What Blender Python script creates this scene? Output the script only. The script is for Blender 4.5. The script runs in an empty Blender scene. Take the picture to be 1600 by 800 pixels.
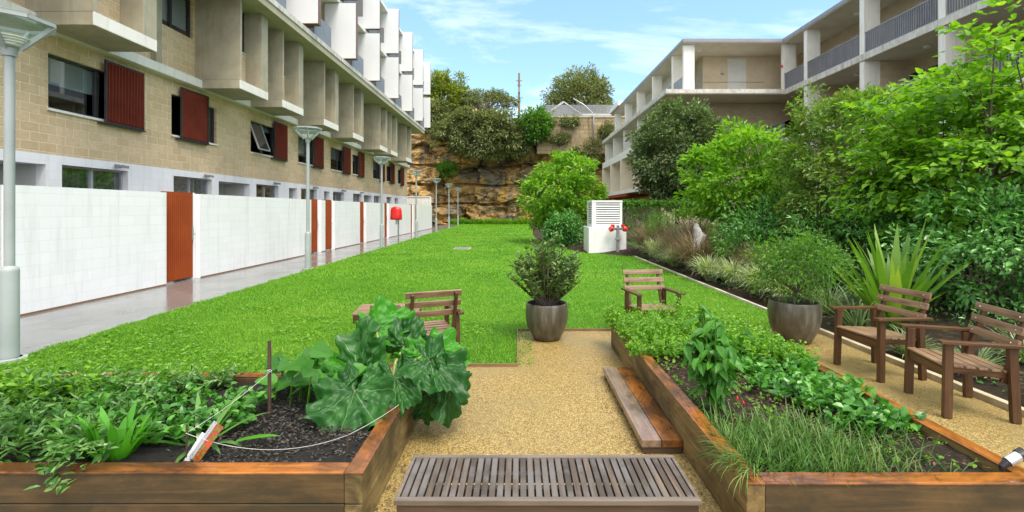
import bpy, math, random
import numpy as np
from mathutils import Vector, Matrix, noise as mnoise
R = math.radians
scene = bpy.context.scene
COL = scene.collection
rng = np.random.default_rng(7)
random.seed(7)

# ------------------------------------------------------------------ helpers
def tag(o, label=None, cat=None, group=None, kind=None):
    if label: o['label'] = label
    if cat: o['category'] = cat
    if group: o['group'] = group
    if kind: o['kind'] = kind
    return o

def thing(name, label, cat, loc=(0, 0, 0), rz=0.0, group=None):
    o = bpy.data.objects.new(name, None)
    o.empty_display_size = .2
    o.location = loc
    o.rotation_euler = (0, 0, rz)
    COL.objects.link(o)
    return tag(o, label, cat, group)

def copy_tree(o, parent=None):
    c = o.copy()
    COL.objects.link(c)
    if parent is not None: c.parent = parent
    for ch in list(o.children): copy_tree(ch, c)
    return c

def root_of(o):
    while o.parent: o = o.parent
    return o

class MB:
    """collects geometry for ONE mesh object"""
    def __init__(s): s.v = []; s.f = []; s.n = 0; s.uv = None
    def add(s, verts, faces):
        verts = np.asarray(verts, dtype=np.float64).reshape(-1, 3)
        by = {}
        if isinstance(faces, np.ndarray): by[faces.shape[1]] = faces
        else:
            for f in faces: by.setdefault(len(f), []).append(f)
        for k, a in by.items(): s.f.append(np.asarray(a, dtype=np.int64) + s.n)
        s.v.append(verts); s.n += len(verts)
        return s
    def box(s, x0, x1, y0, y1, z0, z1):
        v = [(x, y, z) for z in (z0, z1) for y in (y0, y1) for x in (x0, x1)]
        return s.add(v, [(0, 2, 3, 1), (4, 5, 7, 6), (0, 1, 5, 4), (2, 6, 7, 3), (0, 4, 6, 2), (1, 3, 7, 5)])
    def bar(s, p, q, w, h, up=(0, 0, 1), taper=1.0):
        """square bar from p to q, w across, h along up"""
        p = np.array(p, float); q = np.array(q, float); d = q - p; d /= np.linalg.norm(d)
        up = np.array(up, float)
        if abs(d @ up) > .95: up = np.array((0., 1., 0.))
        a = np.cross(d, up); a /= np.linalg.norm(a); b = np.cross(a, d)
        v = []
        for c, k in ((p, 1.0), (q, taper)):
            for sa, sb in ((-1, -1), (1, -1), (1, 1), (-1, 1)):
                v.append(c + a * sa * w / 2 * k + b * sb * h / 2 * k)
        return s.add(v, [(0, 1, 2, 3), (7, 6, 5, 4), (0, 4, 5, 1), (1, 5, 6, 2), (2, 6, 7, 3), (3, 7, 4, 0)])
    def tube(s, pts, rad, n=8, cap=True):
        pts = np.array(pts, float)
        if np.isscalar(rad): rad = [rad] * len(pts)
        m = len(pts); vs = []
        prev = None
        for i in range(m):
            d = pts[min(i + 1, m - 1)] - pts[max(i - 1, 0)]
            L = np.linalg.norm(d); d = d / L if L > 1e-9 else np.array((0, 0, 1.))
            ref = prev if prev is not None else (np.array((1., 0, 0)) if abs(d[0]) < .8 else np.array((0, 1., 0)))
            a = ref - d * (ref @ d); a /= (np.linalg.norm(a) + 1e-12); prev = a
            b = np.cross(d, a)
            t = np.arange(n) * 2 * math.pi / n
            vs.append(pts[i] + rad[i] * (np.outer(np.cos(t), a) + np.outer(np.sin(t), b)))
        fs = []
        for i in range(m - 1):
            for j in range(n):
                k = (j + 1) % n
                fs.append((i * n + j, i * n + k, (i + 1) * n + k, (i + 1) * n + j))
        if cap:
            fs.append(tuple(range(n - 1, -1, -1))); fs.append(tuple((m - 1) * n + j for j in range(n)))
        return s.add(np.concatenate(vs), fs)
    def lathe(s, prof, c=(0, 0, 0), n=32):
        vs = []; fs = []
        t = np.arange(n) * 2 * math.pi / n
        for r, z in prof:
            vs.append(np.stack([c[0] + r * np.cos(t), c[1] + r * np.sin(t), np.full(n, c[2] + z)], 1))
        for i in range(len(prof) - 1):
            for j in range(n):
                k = (j + 1) % n
                fs.append((i * n + j, i * n + k, (i + 1) * n + k, (i + 1) * n + j))
        return s.add(np.concatenate(vs), fs)
    def poly(s, pts, z):
        return s.add([(x, y, z) for x, y in pts], [tuple(range(len(pts)))])
    def build(s, name, m, parent=None, smooth=False, bevel=0.0, local=False, uv=None):
        v = np.concatenate(s.v)
        if parent is not None and not local:
            v = v - np.array(root_of(parent).location)
        me = bpy.data.meshes.new(name)
        me.vertices.add(len(v)); me.vertices.foreach_set('co', v.astype(np.float32).ravel())
        tot = sum(a.size for a in s.f); npoly = sum(len(a) for a in s.f)
        me.loops.add(tot); me.polygons.add(npoly)
        me.loops.foreach_set('vertex_index', np.concatenate([a.ravel() for a in s.f]).astype(np.int32))
        cnt = np.concatenate([np.full(len(a), a.shape[1]) for a in s.f])
        st = np.concatenate([[0], np.cumsum(cnt)[:-1]])
        me.polygons.foreach_set('loop_start', st.astype(np.int32))
        if uv is not None:
            li = np.concatenate([a.ravel() for a in s.f])
            ul = me.uv_layers.new(name='UVMap')
            ul.data.foreach_set('uv', np.asarray(uv, np.float32)[li].ravel())
        me.update(calc_edges=True); me.validate()
        me.polygons.foreach_set('use_smooth', np.full(npoly, bool(smooth)))
        if isinstance(m, (list, tuple)):
            for x in m: me.materials.append(x)
        else: me.materials.append(m)
        o = bpy.data.objects.new(name, me); COL.objects.link(o)
        if parent is not None: o.parent = parent
        if bevel:
            b = o.modifiers.new('bevel', 'BEVEL'); b.width = bevel; b.segments = 2; b.limit_method = 'ANGLE'; b.angle_limit = R(40)
        return o

F = 750.0; CX = 811.0; HY = 328.0; EYE = 1.72
def at(px, py, Y):      # where a point seen in the photograph stands if it is Y metres away
    return np.array(((px - CX) / F * Y, Y, EYE - (py - HY) / F * Y))

# ------------------------------------------------------------------ materials
def new_mat(name):
    m = bpy.data.materials.new(name); m.use_nodes = True
    nt = m.node_tree; nt.nodes.clear()
    out = nt.nodes.new('ShaderNodeOutputMaterial')
    return m, nt, out
class N:
    def __init__(s, nt): s.nt = nt
    def __call__(s, t, ins=None, **kw):
        n = s.nt.nodes.new(t)
        for k, v in kw.items(): setattr(n, k, v)
        for k, v in (ins or {}).items():
            if isinstance(v, bpy.types.NodeSocket): s.nt.links.new(v, n.inputs[k])
            else: n.inputs[k].default_value = v
        return n
    def ramp(s, fac, stops):
        n = s.nt.nodes.new('ShaderNodeValToRGB'); e = n.color_ramp.elements
        while len(e) < len(stops): e.new(.5)
        for i, (p, c) in enumerate(stops):
            e[i].position = p; e[i].color = (c[0], c[1], c[2], 1) if len(c) == 3 else c
        s.nt.links.new(fac, n.inputs[0]); return n.outputs[0]
    def mixc(s, fac, a, b, mode='MIX'):
        n = s.nt.nodes.new('ShaderNodeMix'); n.data_type = 'RGBA'; n.blend_type = mode
        for i, v in ((0, fac), (6, a), (7, b)):
            if isinstance(v, bpy.types.NodeSocket): s.nt.links.new(v, n.inputs[i])
            else: n.inputs[i].default_value = (v if i == 0 else (v[0], v[1], v[2], 1))
        return n.outputs[2]
    def math(s, op, a, b=0.0):
        n = s.nt.nodes.new('ShaderNodeMath'); n.operation = op
        for i, v in enumerate((a, b)):
            if isinstance(v, bpy.types.NodeSocket): s.nt.links.new(v, n.inputs[i])
            else: n.inputs[i].default_value = v
        return n.outputs[0]
    def noise(s, vec, scale, detail=4.0, rough=.55, dist=0.0):
        return s('ShaderNodeTexNoise', {'Vector': vec, 'Scale': scale, 'Detail': detail, 'Roughness': rough, 'Distortion': dist}).outputs['Fac']
    def mapping(s, vec, scale=(1, 1, 1), loc=(0, 0, 0), rot=(0, 0, 0)):
        return s('ShaderNodeMapping', {'Vector': vec, 'Scale': scale, 'Location': loc, 'Rotation': rot}).outputs[0]
    def pos(s): return s('ShaderNodeNewGeometry').outputs['Position']
    def obj(s): return s('ShaderNodeTexCoord').outputs['Object']

def finish(m, nt, out, col, rough=.6, bump=None, bstr=.3, bdist=.01, spec=.5, metal=0.0, coat=0.0):
    n = N(nt)
    p = n('ShaderNodeBsdfPrincipled', {'Base Color': col if isinstance(col, bpy.types.NodeSocket) else (col[0], col[1], col[2], 1),
        'Roughness': rough, 'Metallic': metal, 'Specular IOR Level': spec, 'Coat Weight': coat})
    if bump is not None:
        b = n('ShaderNodeBump', {'Height': bump, 'Strength': bstr, 'Distance': bdist})
        nt.links.new(b.outputs[0], p.inputs['Normal'])
    nt.links.new(p.outputs[0], out.inputs[0])
    return m

def mottled(name, c1, c2, scale=3.0, rough=.6, bscale=40, bstr=.25, bdist=.01, spec=.5, metal=0.0, detail=6.0, streak=None):
    """a plain surface with wear: two colours in soft patches, fine bump, optional rain streaks"""
    m, nt, out = new_mat(name); n = N(nt); v = n.pos()
    f = n.noise(v, scale, detail, .6)
    c = n.ramp(f, [(.32, c1), (.68, c2)])
    if streak:
        sv = n.mapping(v, (4, 4, .35)); g = n.ramp(n.noise(sv, 2.2, 6, .65), [(.52, (0, 0, 0)), (.72, (1, 1, 1))])
        c = n.mixc(n.math('MULTIPLY', g, streak[1]), c, streak[0])
    b = n.noise(v, bscale, 4)
    return finish(m, nt, out, c, rough, b, bstr, bdist, spec, metal)

def uvec(n, ox=0.0, oz=0.0):
    """wall coordinates: distance along the wall, height"""
    sp = n('ShaderNodeSeparateXYZ', {0: n.pos()})
    u = n.math('ADD', sp.outputs[0], sp.outputs[1])
    return n('ShaderNodeCombineXYZ', {0: n.math('ADD', u, ox), 1: n.math('ADD', sp.outputs[2], oz), 2: 0.0}).outputs[0]

def brickmat(name, c1, c2, mortar, bw=.4, bh=.2, ms=.006, rough=.85, bstr=.5, split=.6, streak=None, spec=.3):
    m, nt, out = new_mat(name); n = N(nt); uv = uvec(n)
    br = n('ShaderNodeTexBrick', {'Vector': uv, 'Color1': (0, 0, 0, 1), 'Color2': (1, 1, 1, 1), 'Mortar': (.5, .5, .5, 1), 'Scale': 1.0,
        'Mortar Size': ms, 'Mortar Smooth': .3, 'Bias': 0.0, 'Brick Width': bw, 'Row Height': bh})
    c = n.ramp(br.outputs['Color'], [(0, c1), (1, c2)])
    p = n.pos(); f1 = n.noise(p, 14, 6, .65); f2 = n.noise(p, 1.1, 4, .6)
    c = n.mixc(n.math('MULTIPLY', n.ramp(f1, [(.3, (0, 0, 0)), (.75, (1, 1, 1))]), split), c, tuple(x * .62 for x in c1), 'MIX')
    c = n.mixc(n.math('MULTIPLY', f2, .35), c, tuple(x * 1.1 for x in c2))
    c = n.mixc(br.outputs['Fac'], c, mortar)
    if streak:
        sv = n.mapping(p, (3, 3, .3)); g = n.ramp(n.noise(sv, 2.0, 6, .65), [(.5, (0, 0, 0)), (.75, (1, 1, 1))])
        c = n.mixc(n.math('MULTIPLY', g, streak[1]), c, streak[0])
    h = n.math('SUBTRACT', n.math('MULTIPLY', f1, split), n.math('MULTIPLY', br.outputs['Fac'], 1.0))
    return finish(m, nt, out, c, rough, h, bstr, .02, spec)

def woodmat(name, axis, dark, mid, light, rough=.35, scale=1.0, spec=.5, wet=0.0, grey=None, coord='obj', stain=None, vary=.35):
    """grain along axis 0/1/2; each board (mesh island) gets its own shade; wet patches are glossier"""
    m, nt, out = new_mat(name); n = N(nt)
    v = n.obj() if coord == 'obj' else n.pos()
    s = [26 * scale] * 3; s[axis] = 1.6 * scale
    g = n('ShaderNodeNewGeometry'); isl = g.outputs['Random Per Island']
    off = n('ShaderNodeVectorMath', {0: v, 1: n('ShaderNodeCombineXYZ', {0: n.math('MULTIPLY', isl, 7.0), 1: n.math('MULTIPLY', isl, 5.0), 2: n.math('MULTIPLY', isl, 3.0)}).outputs[0]}, operation='ADD').outputs[0]
    gr = n.noise(n.mapping(off, s), 1.0, 6, .62, .8)
    pt = n.noise(off, 3.1 * scale, 5, .6)
    c = n.ramp(gr, [(.28, dark), (.5, mid), (.74, light)])
    c = n.mixc(n.math('MULTIPLY', isl, vary), c, dark)
    if grey is not None:
        c = n.mixc(n.ramp(pt, [(.45, (0, 0, 0)), (.62, (1, 1, 1))]), c, grey)
    else:
        c = n.mixc(n.math('MULTIPLY', n.ramp(pt, [(.4, (0, 0, 0)), (.7, (1, 1, 1))]), .5), c, light)
    if stain is not None:
        c = n.mixc(n.math('MULTIPLY', n.ramp(n.noise(n.mapping(off, [3.5 if i != axis else 1.5 for i in range(3)], (3, 1, 2)), 1.0, 7, .7, .6), [(.44, (0, 0, 0)), (.60, (1, 1, 1))]), .88), c, stain)
    kn = n('ShaderNodeTexVoronoi', {'Vector': n.mapping(off, [4.2 if i != axis else 1.3 for i in range(3)]), 'Scale': 1.0}).outputs['Distance']
    c = n.mixc(n.math('MULTIPLY', n.ramp(kn, [(.03, (1, 1, 1)), (.1, (0, 0, 0))]), .7), c, tuple(x * .5 for x in dark))
    rg = n.math('MULTIPLY_ADD', pt, -wet); nt.nodes[-1].inputs[2].default_value = rough + wet * .5
    return finish(m, nt, out, c, rg, gr, .35, .004, spec)

def leafmat(name, cols, rough=.4, trans=.35, spec=.5, tint=1.25, nscale=2.0, nw=.5):
    m, nt, out = new_mat(name); n = N(nt)
    g = n('ShaderNodeNewGeometry')
    f = n.math('MULTIPLY_ADD', g.outputs['Random Per Island'], .75); nt.nodes[-1].inputs[2].default_value = -.12
    f = n.math('ADD', f, n.math('MULTIPLY', n.noise(g.outputs['Position'], nscale, 5), nw))
    if nw > .5: f = n.math('SUBTRACT', f, (nw - .5) * .5)
    k = len(cols)
    c = n.ramp(f, [(i / (k - 1) if k > 1 else 0, x) for i, x in enumerate(cols)])
    p = n('ShaderNodeBsdfPrincipled', {'Base Color': c, 'Roughness': rough, 'Specular IOR Level': spec})
    tc = n.mixc(1.0, c, (tint, tint * 1.05, tint * .45), 'MULTIPLY')
    t = n('ShaderNodeBsdfTranslucent', {'Color': tc})
    mx = n('ShaderNodeMixShader', {0: trans, 1: p.outputs[0], 2: t.outputs[0]})
    nt.links.new(mx.outputs[0], out.inputs[0]); return m

def glassmat(name, tint=(.02, .025, .03), rough=.03):
    m, nt, out = new_mat(name)
    return finish(m, nt, out, tint, rough, spec=.9)

M = {}
M['block'] = brickmat('sandstone_block', (.60, .445, .26), (.76, .59, .38), (.86, .72, .52), ms=.012, bstr=1.0, split=.55, streak=((.30, .23, .13), .25))
M['white_block'] = brickmat('white_painted_block', (.82, .83, .86), (.86, .87, .90), (.75, .75, .76), bw=.4, bh=.2, ms=.004, rough=.55, bstr=.2, split=.06, spec=.4, streak=((.56, .55, .51), .42))
M['white'] = mottled('white_paint', (.80, .81, .83), (.85, .86, .88), 1.0, .5, 30, .1, .005, streak=((.6, .6, .58), .12))
M['panel'] = mottled('white_panel', (.78, .80, .85), (.84, .86, .90), .6, .35, 15, .05, .005)
M['concrete'] = mottled('raw_concrete', (.35, .315, .23), (.48, .435, .325), 1.6, .8, 30, .3, .01, streak=((.22, .19, .135), .5))
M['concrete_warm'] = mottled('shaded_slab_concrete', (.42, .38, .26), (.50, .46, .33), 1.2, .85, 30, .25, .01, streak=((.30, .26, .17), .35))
M['concrete_white'] = mottled('painted_concrete', (.77, .75, .69), (.85, .83, .78), 1.5, .7, 35, .2, .01, streak=((.42, .40, .36), .4))
M['slab_edge'] = mottled('stained_slab_edge', (.50, .47, .40), (.72, .70, .66), 3.0, .8, 30, .3, .01, streak=((.12, .10, .07), .7))
M['grey_metal'] = mottled('grey_powdercoat', (.19, .20, .22), (.23, .24, .26), 2, .4, 60, .05, .003)
M['bal_metal'] = mottled('slate_balustrade', (.22, .22, .25), (.28, .28, .31), 2, .45, 60, .05, .003)
M['pole'] = mottled('pale_green_grey_pole', (.30, .34, .34), (.38, .42, .42), 2, .35, 40, .05, .003)
M['brown_edge'] = mottled('brown_timber_edge', (.17, .10, .06), (.24, .14, .08), 4, .6, 50, .2, .004)
M['soffit'] = mottled('pale_soffit_concrete', (.58, .54, .46), (.68, .64, .55), 1.2, .85, 30, .25, .01, streak=((.42, .37, .28), .3))
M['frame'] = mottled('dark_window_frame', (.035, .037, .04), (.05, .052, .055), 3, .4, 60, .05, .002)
M['alu'] = mottled('grey_aluminium', (.42, .44, .46), (.5, .52, .54), 3, .35, 60, .05, .002, metal=.4)
M['glass'] = glassmat('window_glass')
M['blind'] = mottled('pale_green_blind', (.62, .70, .66), (.70, .78, .74), 2, .8, 30, .1, .004)
M['curtain'] = mottled('patterned_curtain', (.10, .10, .09), (.42, .41, .37), 9, .9, 30, .2, .01)
M['shutter'] = mottled('rust_red_shutter', (.12, .018, .008), (.17, .028, .011), 2, .65, 50, .08, .003, spec=.2)
M['gate'] = mottled('rust_orange_gate', (.26, .048, .010), (.32, .066, .014), 2, .6, 50, .08, .003, spec=.2)
M['steel'] = mottled('brushed_steel', (.55, .56, .58), (.65, .66, .68), 3, .3, 60, .05, .002, metal=.8)
M['black'] = mottled('black_plastic', (.012, .012, .013), (.02, .02, .021), 6, .35, 60, .05, .002)
M['red'] = mottled('red_plastic', (.62, .012, .012), (.70, .02, .018), 5, .3, 40, .05, .003)
M['cream'] = mottled('cream_render', (.70, .62, .48), (.78, .70, .57), 1.5, .8, 40, .15, .005)
M['porch'] = mottled('grey_porch', (.55, .56, .54), (.64, .65, .63), 1.0, .8, 30, .1, .005)
SKY_STRENGTH=.105; EXPOSURE=1.25; SUN_E=1.9; SKY_CLOUD_FILL=(8.4, 8.35, 8.2)
# ------------------------------------------------------------------ camera, light, sky
cam = bpy.data.cameras.new('camera'); cam.lens = 36 * F / 1600; cam.sensor_width = 36
cam.shift_x = -(CX - 800) / 1600; cam.shift_y = -(400 - HY) / 1600
cam.clip_end = 2000; cam.clip_start = .05
co = bpy.data.objects.new('camera', cam); COL.objects.link(co)
co.location = (0, 0, EYE); co.rotation_euler = (R(90), 0, 0); scene.camera = co

SUN = Vector((.24, -.40, .88)).normalized()
sl = bpy.data.lights.new('sun', 'SUN'); sl.energy = SUN_E; sl.angle = R(28); sl.color = (1, .91, .78)
so = bpy.data.objects.new('sun', sl); COL.objects.link(so)
so.rotation_euler = SUN.to_track_quat('Z', 'Y').to_euler(); so.location = (20, -10, 40)

w = bpy.data.worlds.new('World'); scene.world = w; w.use_nodes = True
nt = w.node_tree; nt.nodes.clear(); n = N(nt)
sky = n('ShaderNodeTexSky', sky_type='NISHITA', sun_disc=False, sun_elevation=math.asin(SUN.z), sun_rotation=math.atan2(SUN.x, SUN.y),
        altitude=0, air_density=1.0, dust_density=.6, ozone_density=1.2)
d = n('ShaderNodeTexCoord').outputs['Generated']
sp = n('ShaderNodeSeparateXYZ', {0: d})
# wispy high cloud: a flat layer seen in perspective
zz = n.math('MAXIMUM', n.math('ADD', sp.outputs[2], .12), .02)
cu = n('ShaderNodeCombineXYZ', {0: n.math('DIVIDE', sp.outputs[0], zz), 1: n.math('DIVIDE', sp.outputs[1], zz), 2: 0.0}).outputs[0]
cf = n.noise(n.mapping(cu, (.9, 1.6, 1), (3.1, 1.4, 0), (0, 0, .5)), 1.0, 7, .62, .5)
# thin wisps ahead; unseen bright cloud added overhead and behind as white fill light
hi = n.ramp(sp.outputs[2], [(.43, (0, 0, 0)), (.58, (1, 1, 1))])
bk = n.ramp(n.math('MULTIPLY_ADD', sp.outputs[1], -.5), [(.52, (0, 0, 0)), (.80, (1, 1, 1))])
[x for x in nt.nodes if x.type == 'MATH' and x.operation == 'MULTIPLY_ADD'][-1].inputs[2].default_value = .5
ov = n.math('MULTIPLY', n.math('MAXIMUM', hi, bk), n.math('ADD', n.math('MULTIPLY', cf, .5), .55))
wisp = n.math('MULTIPLY', n.ramp(cf, [(.50, (0, 0, 0)), (.80, (1, 1, 1))]), .6)
cl = n.math('MINIMUM', n.math('MAXIMUM', ov, wisp), 1.0)
skyc = n.mixc(cl, n.mixc(1.0, n.mixc(.16, sky.outputs[0], (4.2, 7.0, 8.6)), (.95, 1.035, 1.04), 'MULTIPLY'), SKY_CLOUD_FILL)
bg = n('ShaderNodeBackground', {'Color': skyc, 'Strength': SKY_STRENGTH})
nt.links.new(bg.outputs[0], n('ShaderNodeOutputWorld').inputs[0])
scene.view_settings.view_transform = 'Standard'; scene.view_settings.look = 'None'
scene.view_settings.gamma = 1; scene.view_settings.exposure = EXPOSURE
scene.cycles.max_bounces = 8; scene.cycles.diffuse_bounces = 4; scene.cycles.glossy_bounces = 3; scene.cycles.transmission_bounces = 4
scene.cycles.transparent_max_bounces = 8; scene.cycles.use_denoising = True; scene.cycles.caustics_reflective = False

# ------------------------------------------------------------------ ground
GX = 4.2           # timber edging along the garden
m, nt, out = new_mat('garden_soil'); n = N(nt); p = n.pos()
c = n.ramp(n.noise(p, 9, 8, .7), [(.3, (.018, .012, .008)), (.55, (.05, .034, .022)), (.75, (.12, .085, .055))])
M['soil'] = finish(m, nt, out, c, .9, n.noise(p, 34, 8, .75), 1.0, .05, .3)
m, nt, out = new_mat('black_mulch'); n = N(nt); p = n.pos()
c = n.ramp(n.noise(p, 40, 8, .75), [(.35, (.006, .005, .004)), (.6, (.022, .017, .014)), (.8, (.07, .055, .045))])
M['mulch'] = finish(m, nt, out, c, .6, n.noise(p, 55, 8, .8), 1.0, .04, .5)
m, nt, out = new_mat('lawn_turf'); n = N(nt); p = n.pos()
c = n.ramp(n.noise(p, 38, 6, .75), [(.3, (.024, .08, .004)), (.55, (.075, .235, .008)), (.8, (.15, .36, .014))])
c = n.mixc(n.math('MULTIPLY', n.ramp(n.noise(p, .5, 4), [(.4, (0, 0, 0)), (.7, (1, 1, 1))]), .3), c, (.17, .38, .014))
M['turf'] = finish(m, nt, out, c, .8, n.noise(p, 60, 6, .7), 1.0, .04, .2)
m, nt, out = new_mat('gravel'); n = N(nt); p = n.pos()
v1 = n('ShaderNodeTexVoronoi', {'Vector': p, 'Scale': 170.0, 'Randomness': 1.0})
v2 = n('ShaderNodeTexVoronoi', {'Vector': p, 'Scale': 58.0, 'Randomness': 1.0})
cr = n('ShaderNodeSeparateColor', {0: v1.outputs['Color']}).outputs[0]
c = n.ramp(cr, [(0, (.075, .045, .012)), (.3, (.215, .145, .040)), (.7, (.325, .225, .066)), (1, (.52, .41, .19))])
cr2 = n('ShaderNodeSeparateColor', {0: v2.outputs['Color']}).outputs[1]
c = n.mixc(n.math('MULTIPLY', n.ramp(cr2, [(.80, (0, 0, 0)), (.9, (1, 1, 1))]), .55), c, (.13, .09, .035))
big = n.noise(p, .9, 5, .6)
c = n.mixc(n.math('MULTIPLY', n.ramp(big, [(.45, (0, 0, 0)), (.68, (1, 1, 1))]), .55), c, (.22, .17, .07))
hb = n.math('ADD', v1.outputs['Distance'], n.math('MULTIPLY', v2.outputs['Distance'], .6))
M['gravel'] = finish(m, nt, out, c, n.math('MULTIPLY_ADD', big, -.5), hb, -1.0, .012, .4)
for nd in nt.nodes:
    if nd.type == 'MATH' and nd.operation == 'MULTIPLY_ADD': nd.inputs[2].default_value = .85
m, nt, out = new_mat('wet_path'); n = N(nt); p = n.pos()
br = n('ShaderNodeTexBrick', {'Vector': n.mapping(p, (1, 1, 1), (.3, .1, 0), (0, 0, R(90))), 'Color1': (.17, .17, .168, 1), 'Color2': (.22, .22, .215, 1), 'Mortar': (.06, .06, .058, 1), 'Scale': 1.0,
      'Mortar Size': .006, 'Brick Width': .6, 'Row Height': .4, 'Mortar Smooth': .2})
wet = n.noise(p, .8, 5, .6)
c = n.mixc(n.math('MULTIPLY', n.noise(p, 6, 6, .7), .4), br.outputs[0], (.09, .09, .088))
rg = n.ramp(wet, [(.30, (.05, .05, .05)), (.62, (.22, .22, .22)), (.75, (.42, .42, .42))])
M['path'] = finish(m, nt, out, c, rg, n.math('SUBTRACT', n.math('MULTIPLY', n.noise(p, 25, 4), .25), br.outputs['Fac']), .10, .01, .75)

def stuff_or_struct(o, kind='structure'): o['kind'] = kind; return o
stuff_or_struct(MB().box(-300, 300, -60, 400, -1.0, -.03).build('ground', M['soil']))
PX = -5.80         # where path meets lawn
lawn_pts = [(PX, 3.9), (-.012, 3.9)]
lb = MB()
lb.add([(PX, 2.0, 0), (-.02, 2.0, 0), (-.02, 5.28, 0), (PX, 5.28, 0)], [(0, 1, 2, 3)])
lawn = MB()
# lawn outline: straight edging on the garden side as far as the vent box, then the bed bulges in
edge_r = [(GX, 6.84), (GX, 17.6), (3.6, 18.3), (2.55, 19.4), (1.9, 22), (1.15, 26), (.95, 33), (1.2, 42), (1.2, 57.5)]
pts = [(PX, 3.0), (-2.2, 3.0), (-2.2, 5.28), (-.02, 5.28), (-.02, 6.84)] + edge_r + [(-7.0, 57.5)]
lawn.add([(x, y, .0) for x, y in pts], [tuple(range(len(pts)))])
stuff_or_struct(lawn.build('lawn', M['turf']))
pathm = MB().add([(-8.6, .5, .0), (PX, .5, .0), (PX, 3, .0), (-7.0, 57.5, .0), (-8.6, 57.5, .0)], [(0, 1, 2, 3, 4)])
stuff_or_struct(pathm.build('path', M['path']))
gr = MB()
gr.add([(-6, .3, -.004), (GX, .3, -.004), (GX, 6.84, -.004), (-.02, 6.84, -.004), (-.02, 5.28, -.004), (-2.2, 5.28, -.004), (-2.2, 3, -.004), (PX, 3, -.004)], [tuple(range(8))])
stuff_or_struct(gr.build('gravel_path', M['gravel']))
# garden soil rises a little away from the edging
g = MB(); nx, ny = 60, 120
xs = np.linspace(0.0, 1.0, nx); ys = np.linspace(1.0, 58, ny)
V = []; 
er = [(GX, 0)] + edge_r
ey = np.array([q[1] for q in er]); ex = np.array([q[0] for q in er])
for y in ys:
    x0 = np.interp(y, ey, ex) + .06
    for t in xs:
        x = x0 + (22 - x0) * t ** 1.6
        V.append((x, y, -.01 + .30 * min(1, (x - x0) / 2.2) + .05 * mnoise.noise((x * 1.3, y * 1.3, 0))))
V = np.array(V)
q = np.array([(j * nx + i, j * nx + i + 1, (j + 1) * nx + i + 1, (j + 1) * nx + i) for j in range(ny - 1) for i in range(nx - 1)])
g.add(V, q)
stuff_or_struct(g.build('garden_bed', M['soil'], smooth=True))
def soil_z(x, y):
    x0 = np.interp(y, ey, ex) + .06
    return -.01 + .30 * min(1, max(0, (x - x0)) / 2.2)
# edging
M['edging'] = mottled('weathered_edging_timber', (.36, .30, .19), (.58, .51, .37), 4, .8, 30, .3, .006)
e = MB()
e.bar((GX + .03, .6, .02), (GX + .03, 6.9, .02), .07, .07)
e.build('timber_edging', M['edging'], bevel=.006)
tag(bpy.data.objects['timber_edging'], 'weathered grey timber edging between gravel and garden behind the chairs', 'edging')
e = MB(); 
for a, b in zip(edge_r[:-1], edge_r[1:]):
    if a[1] < 17 : e.bar((a[0] + .03, max(a[1], 6.92), .01), (b[0] + .03, b[1], .01), .055, .06)
M['pale_edging'] = mottled('pale_mowing_strip', (.50, .46, .36), (.68, .63, .50), 4, .8, 30, .3, .006); e.build('stone_edging', M['pale_edging'], bevel=.006)
tag(bpy.data.objects['stone_edging'], 'pale mowing strip between the lawn and the striped grasses', 'edging')
e = MB(); e.box(-2.2, -.014, 5.272, 5.284, -.02, .03); e.box(-.026, -.014, 5.284, 6.84, -.02, .03)
e.box(-.026, 1.3, 6.834, 6.846, -.02, .03)
tag(e.build('steel_edging', M['brown_edge']), 'thin dark steel edging between the lawn and the gravel', 'edging')

# ------------------------------------------------------------------ cliff
m, nt, out = new_mat('sandstone_cliff'); n = N(nt); p = n.pos()
f1 = n.noise(n.mapping(p, (.35, .35, .22)), 1.0, 8, .62, .6); f2 = n.noise(n.mapping(p, (1.2, 1.2, 2.6)), 1.0, 8, .7, .5)
c = n.ramp(f2, [(.27, (.17, .09, .03)), (.43, (.48, .27, .075)), (.56, (.60, .38, .125)), (.76, (.70, .55, .32))])
c = n.mixc(n.ramp(f1, [(.44, (0, 0, 0)), (.60, (1, 1, 1))]), c, n.ramp(f2, [(.3, (.09, .07, .05)), (.6, (.26, .22, .165)), (.8, (.42, .37, .30))]))
st = n.noise(n.mapping(p, (1.1, 1.1, .10), (5, 0, 0)), 1.0, 6, .65)
c = n.mixc(n.math('MULTIPLY', n.ramp(st, [(.50, (0, 0, 0)), (.66, (1, 1, 1))]), .8), c, (.06, .047, .034))
wp = n('ShaderNodeVectorMath', {0: p, 1: n('ShaderNodeTexNoise', {'Vector': p, 'Scale': .45, 'Detail': 5.0}).outputs['Color'], 2: (0, 0, 0)}, operation='ADD').outputs[0]
wp = n('ShaderNodeVectorMath', {0: wp, 1: n('ShaderNodeTexNoise', {'Vector': p, 'Scale': 1.6, 'Detail': 5.0}).outputs['Color']}, operation='ADD').outputs[0]
cr = n('ShaderNodeTexVoronoi', {'Vector': n.mapping(wp, (.17, .17, .30), (0, 0, .1)), 'Scale': 1.0}, feature='DISTANCE_TO_EDGE').outputs['Distance']
c = n.mixc(n.ramp(cr, [(.0, (1, 1, 1)), (.022, (0, 0, 0))]), c, (.05, .035, .022))
h = n.math('ADD', n.noise(p, 2.2, 10, .72), n.math('MULTIPLY', n.ramp(cr, [(0, (0, 0, 0)), (.06, (1, 1, 1))]), .8))
M['rock'] = finish(m, nt, out, c, .9, h, .8, .16, .2)
nx, nz = 260, 120
xs = np.linspace(-34, 34, nx); zs = np.linspace(-.5, 12.6, nz)
V = []
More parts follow.
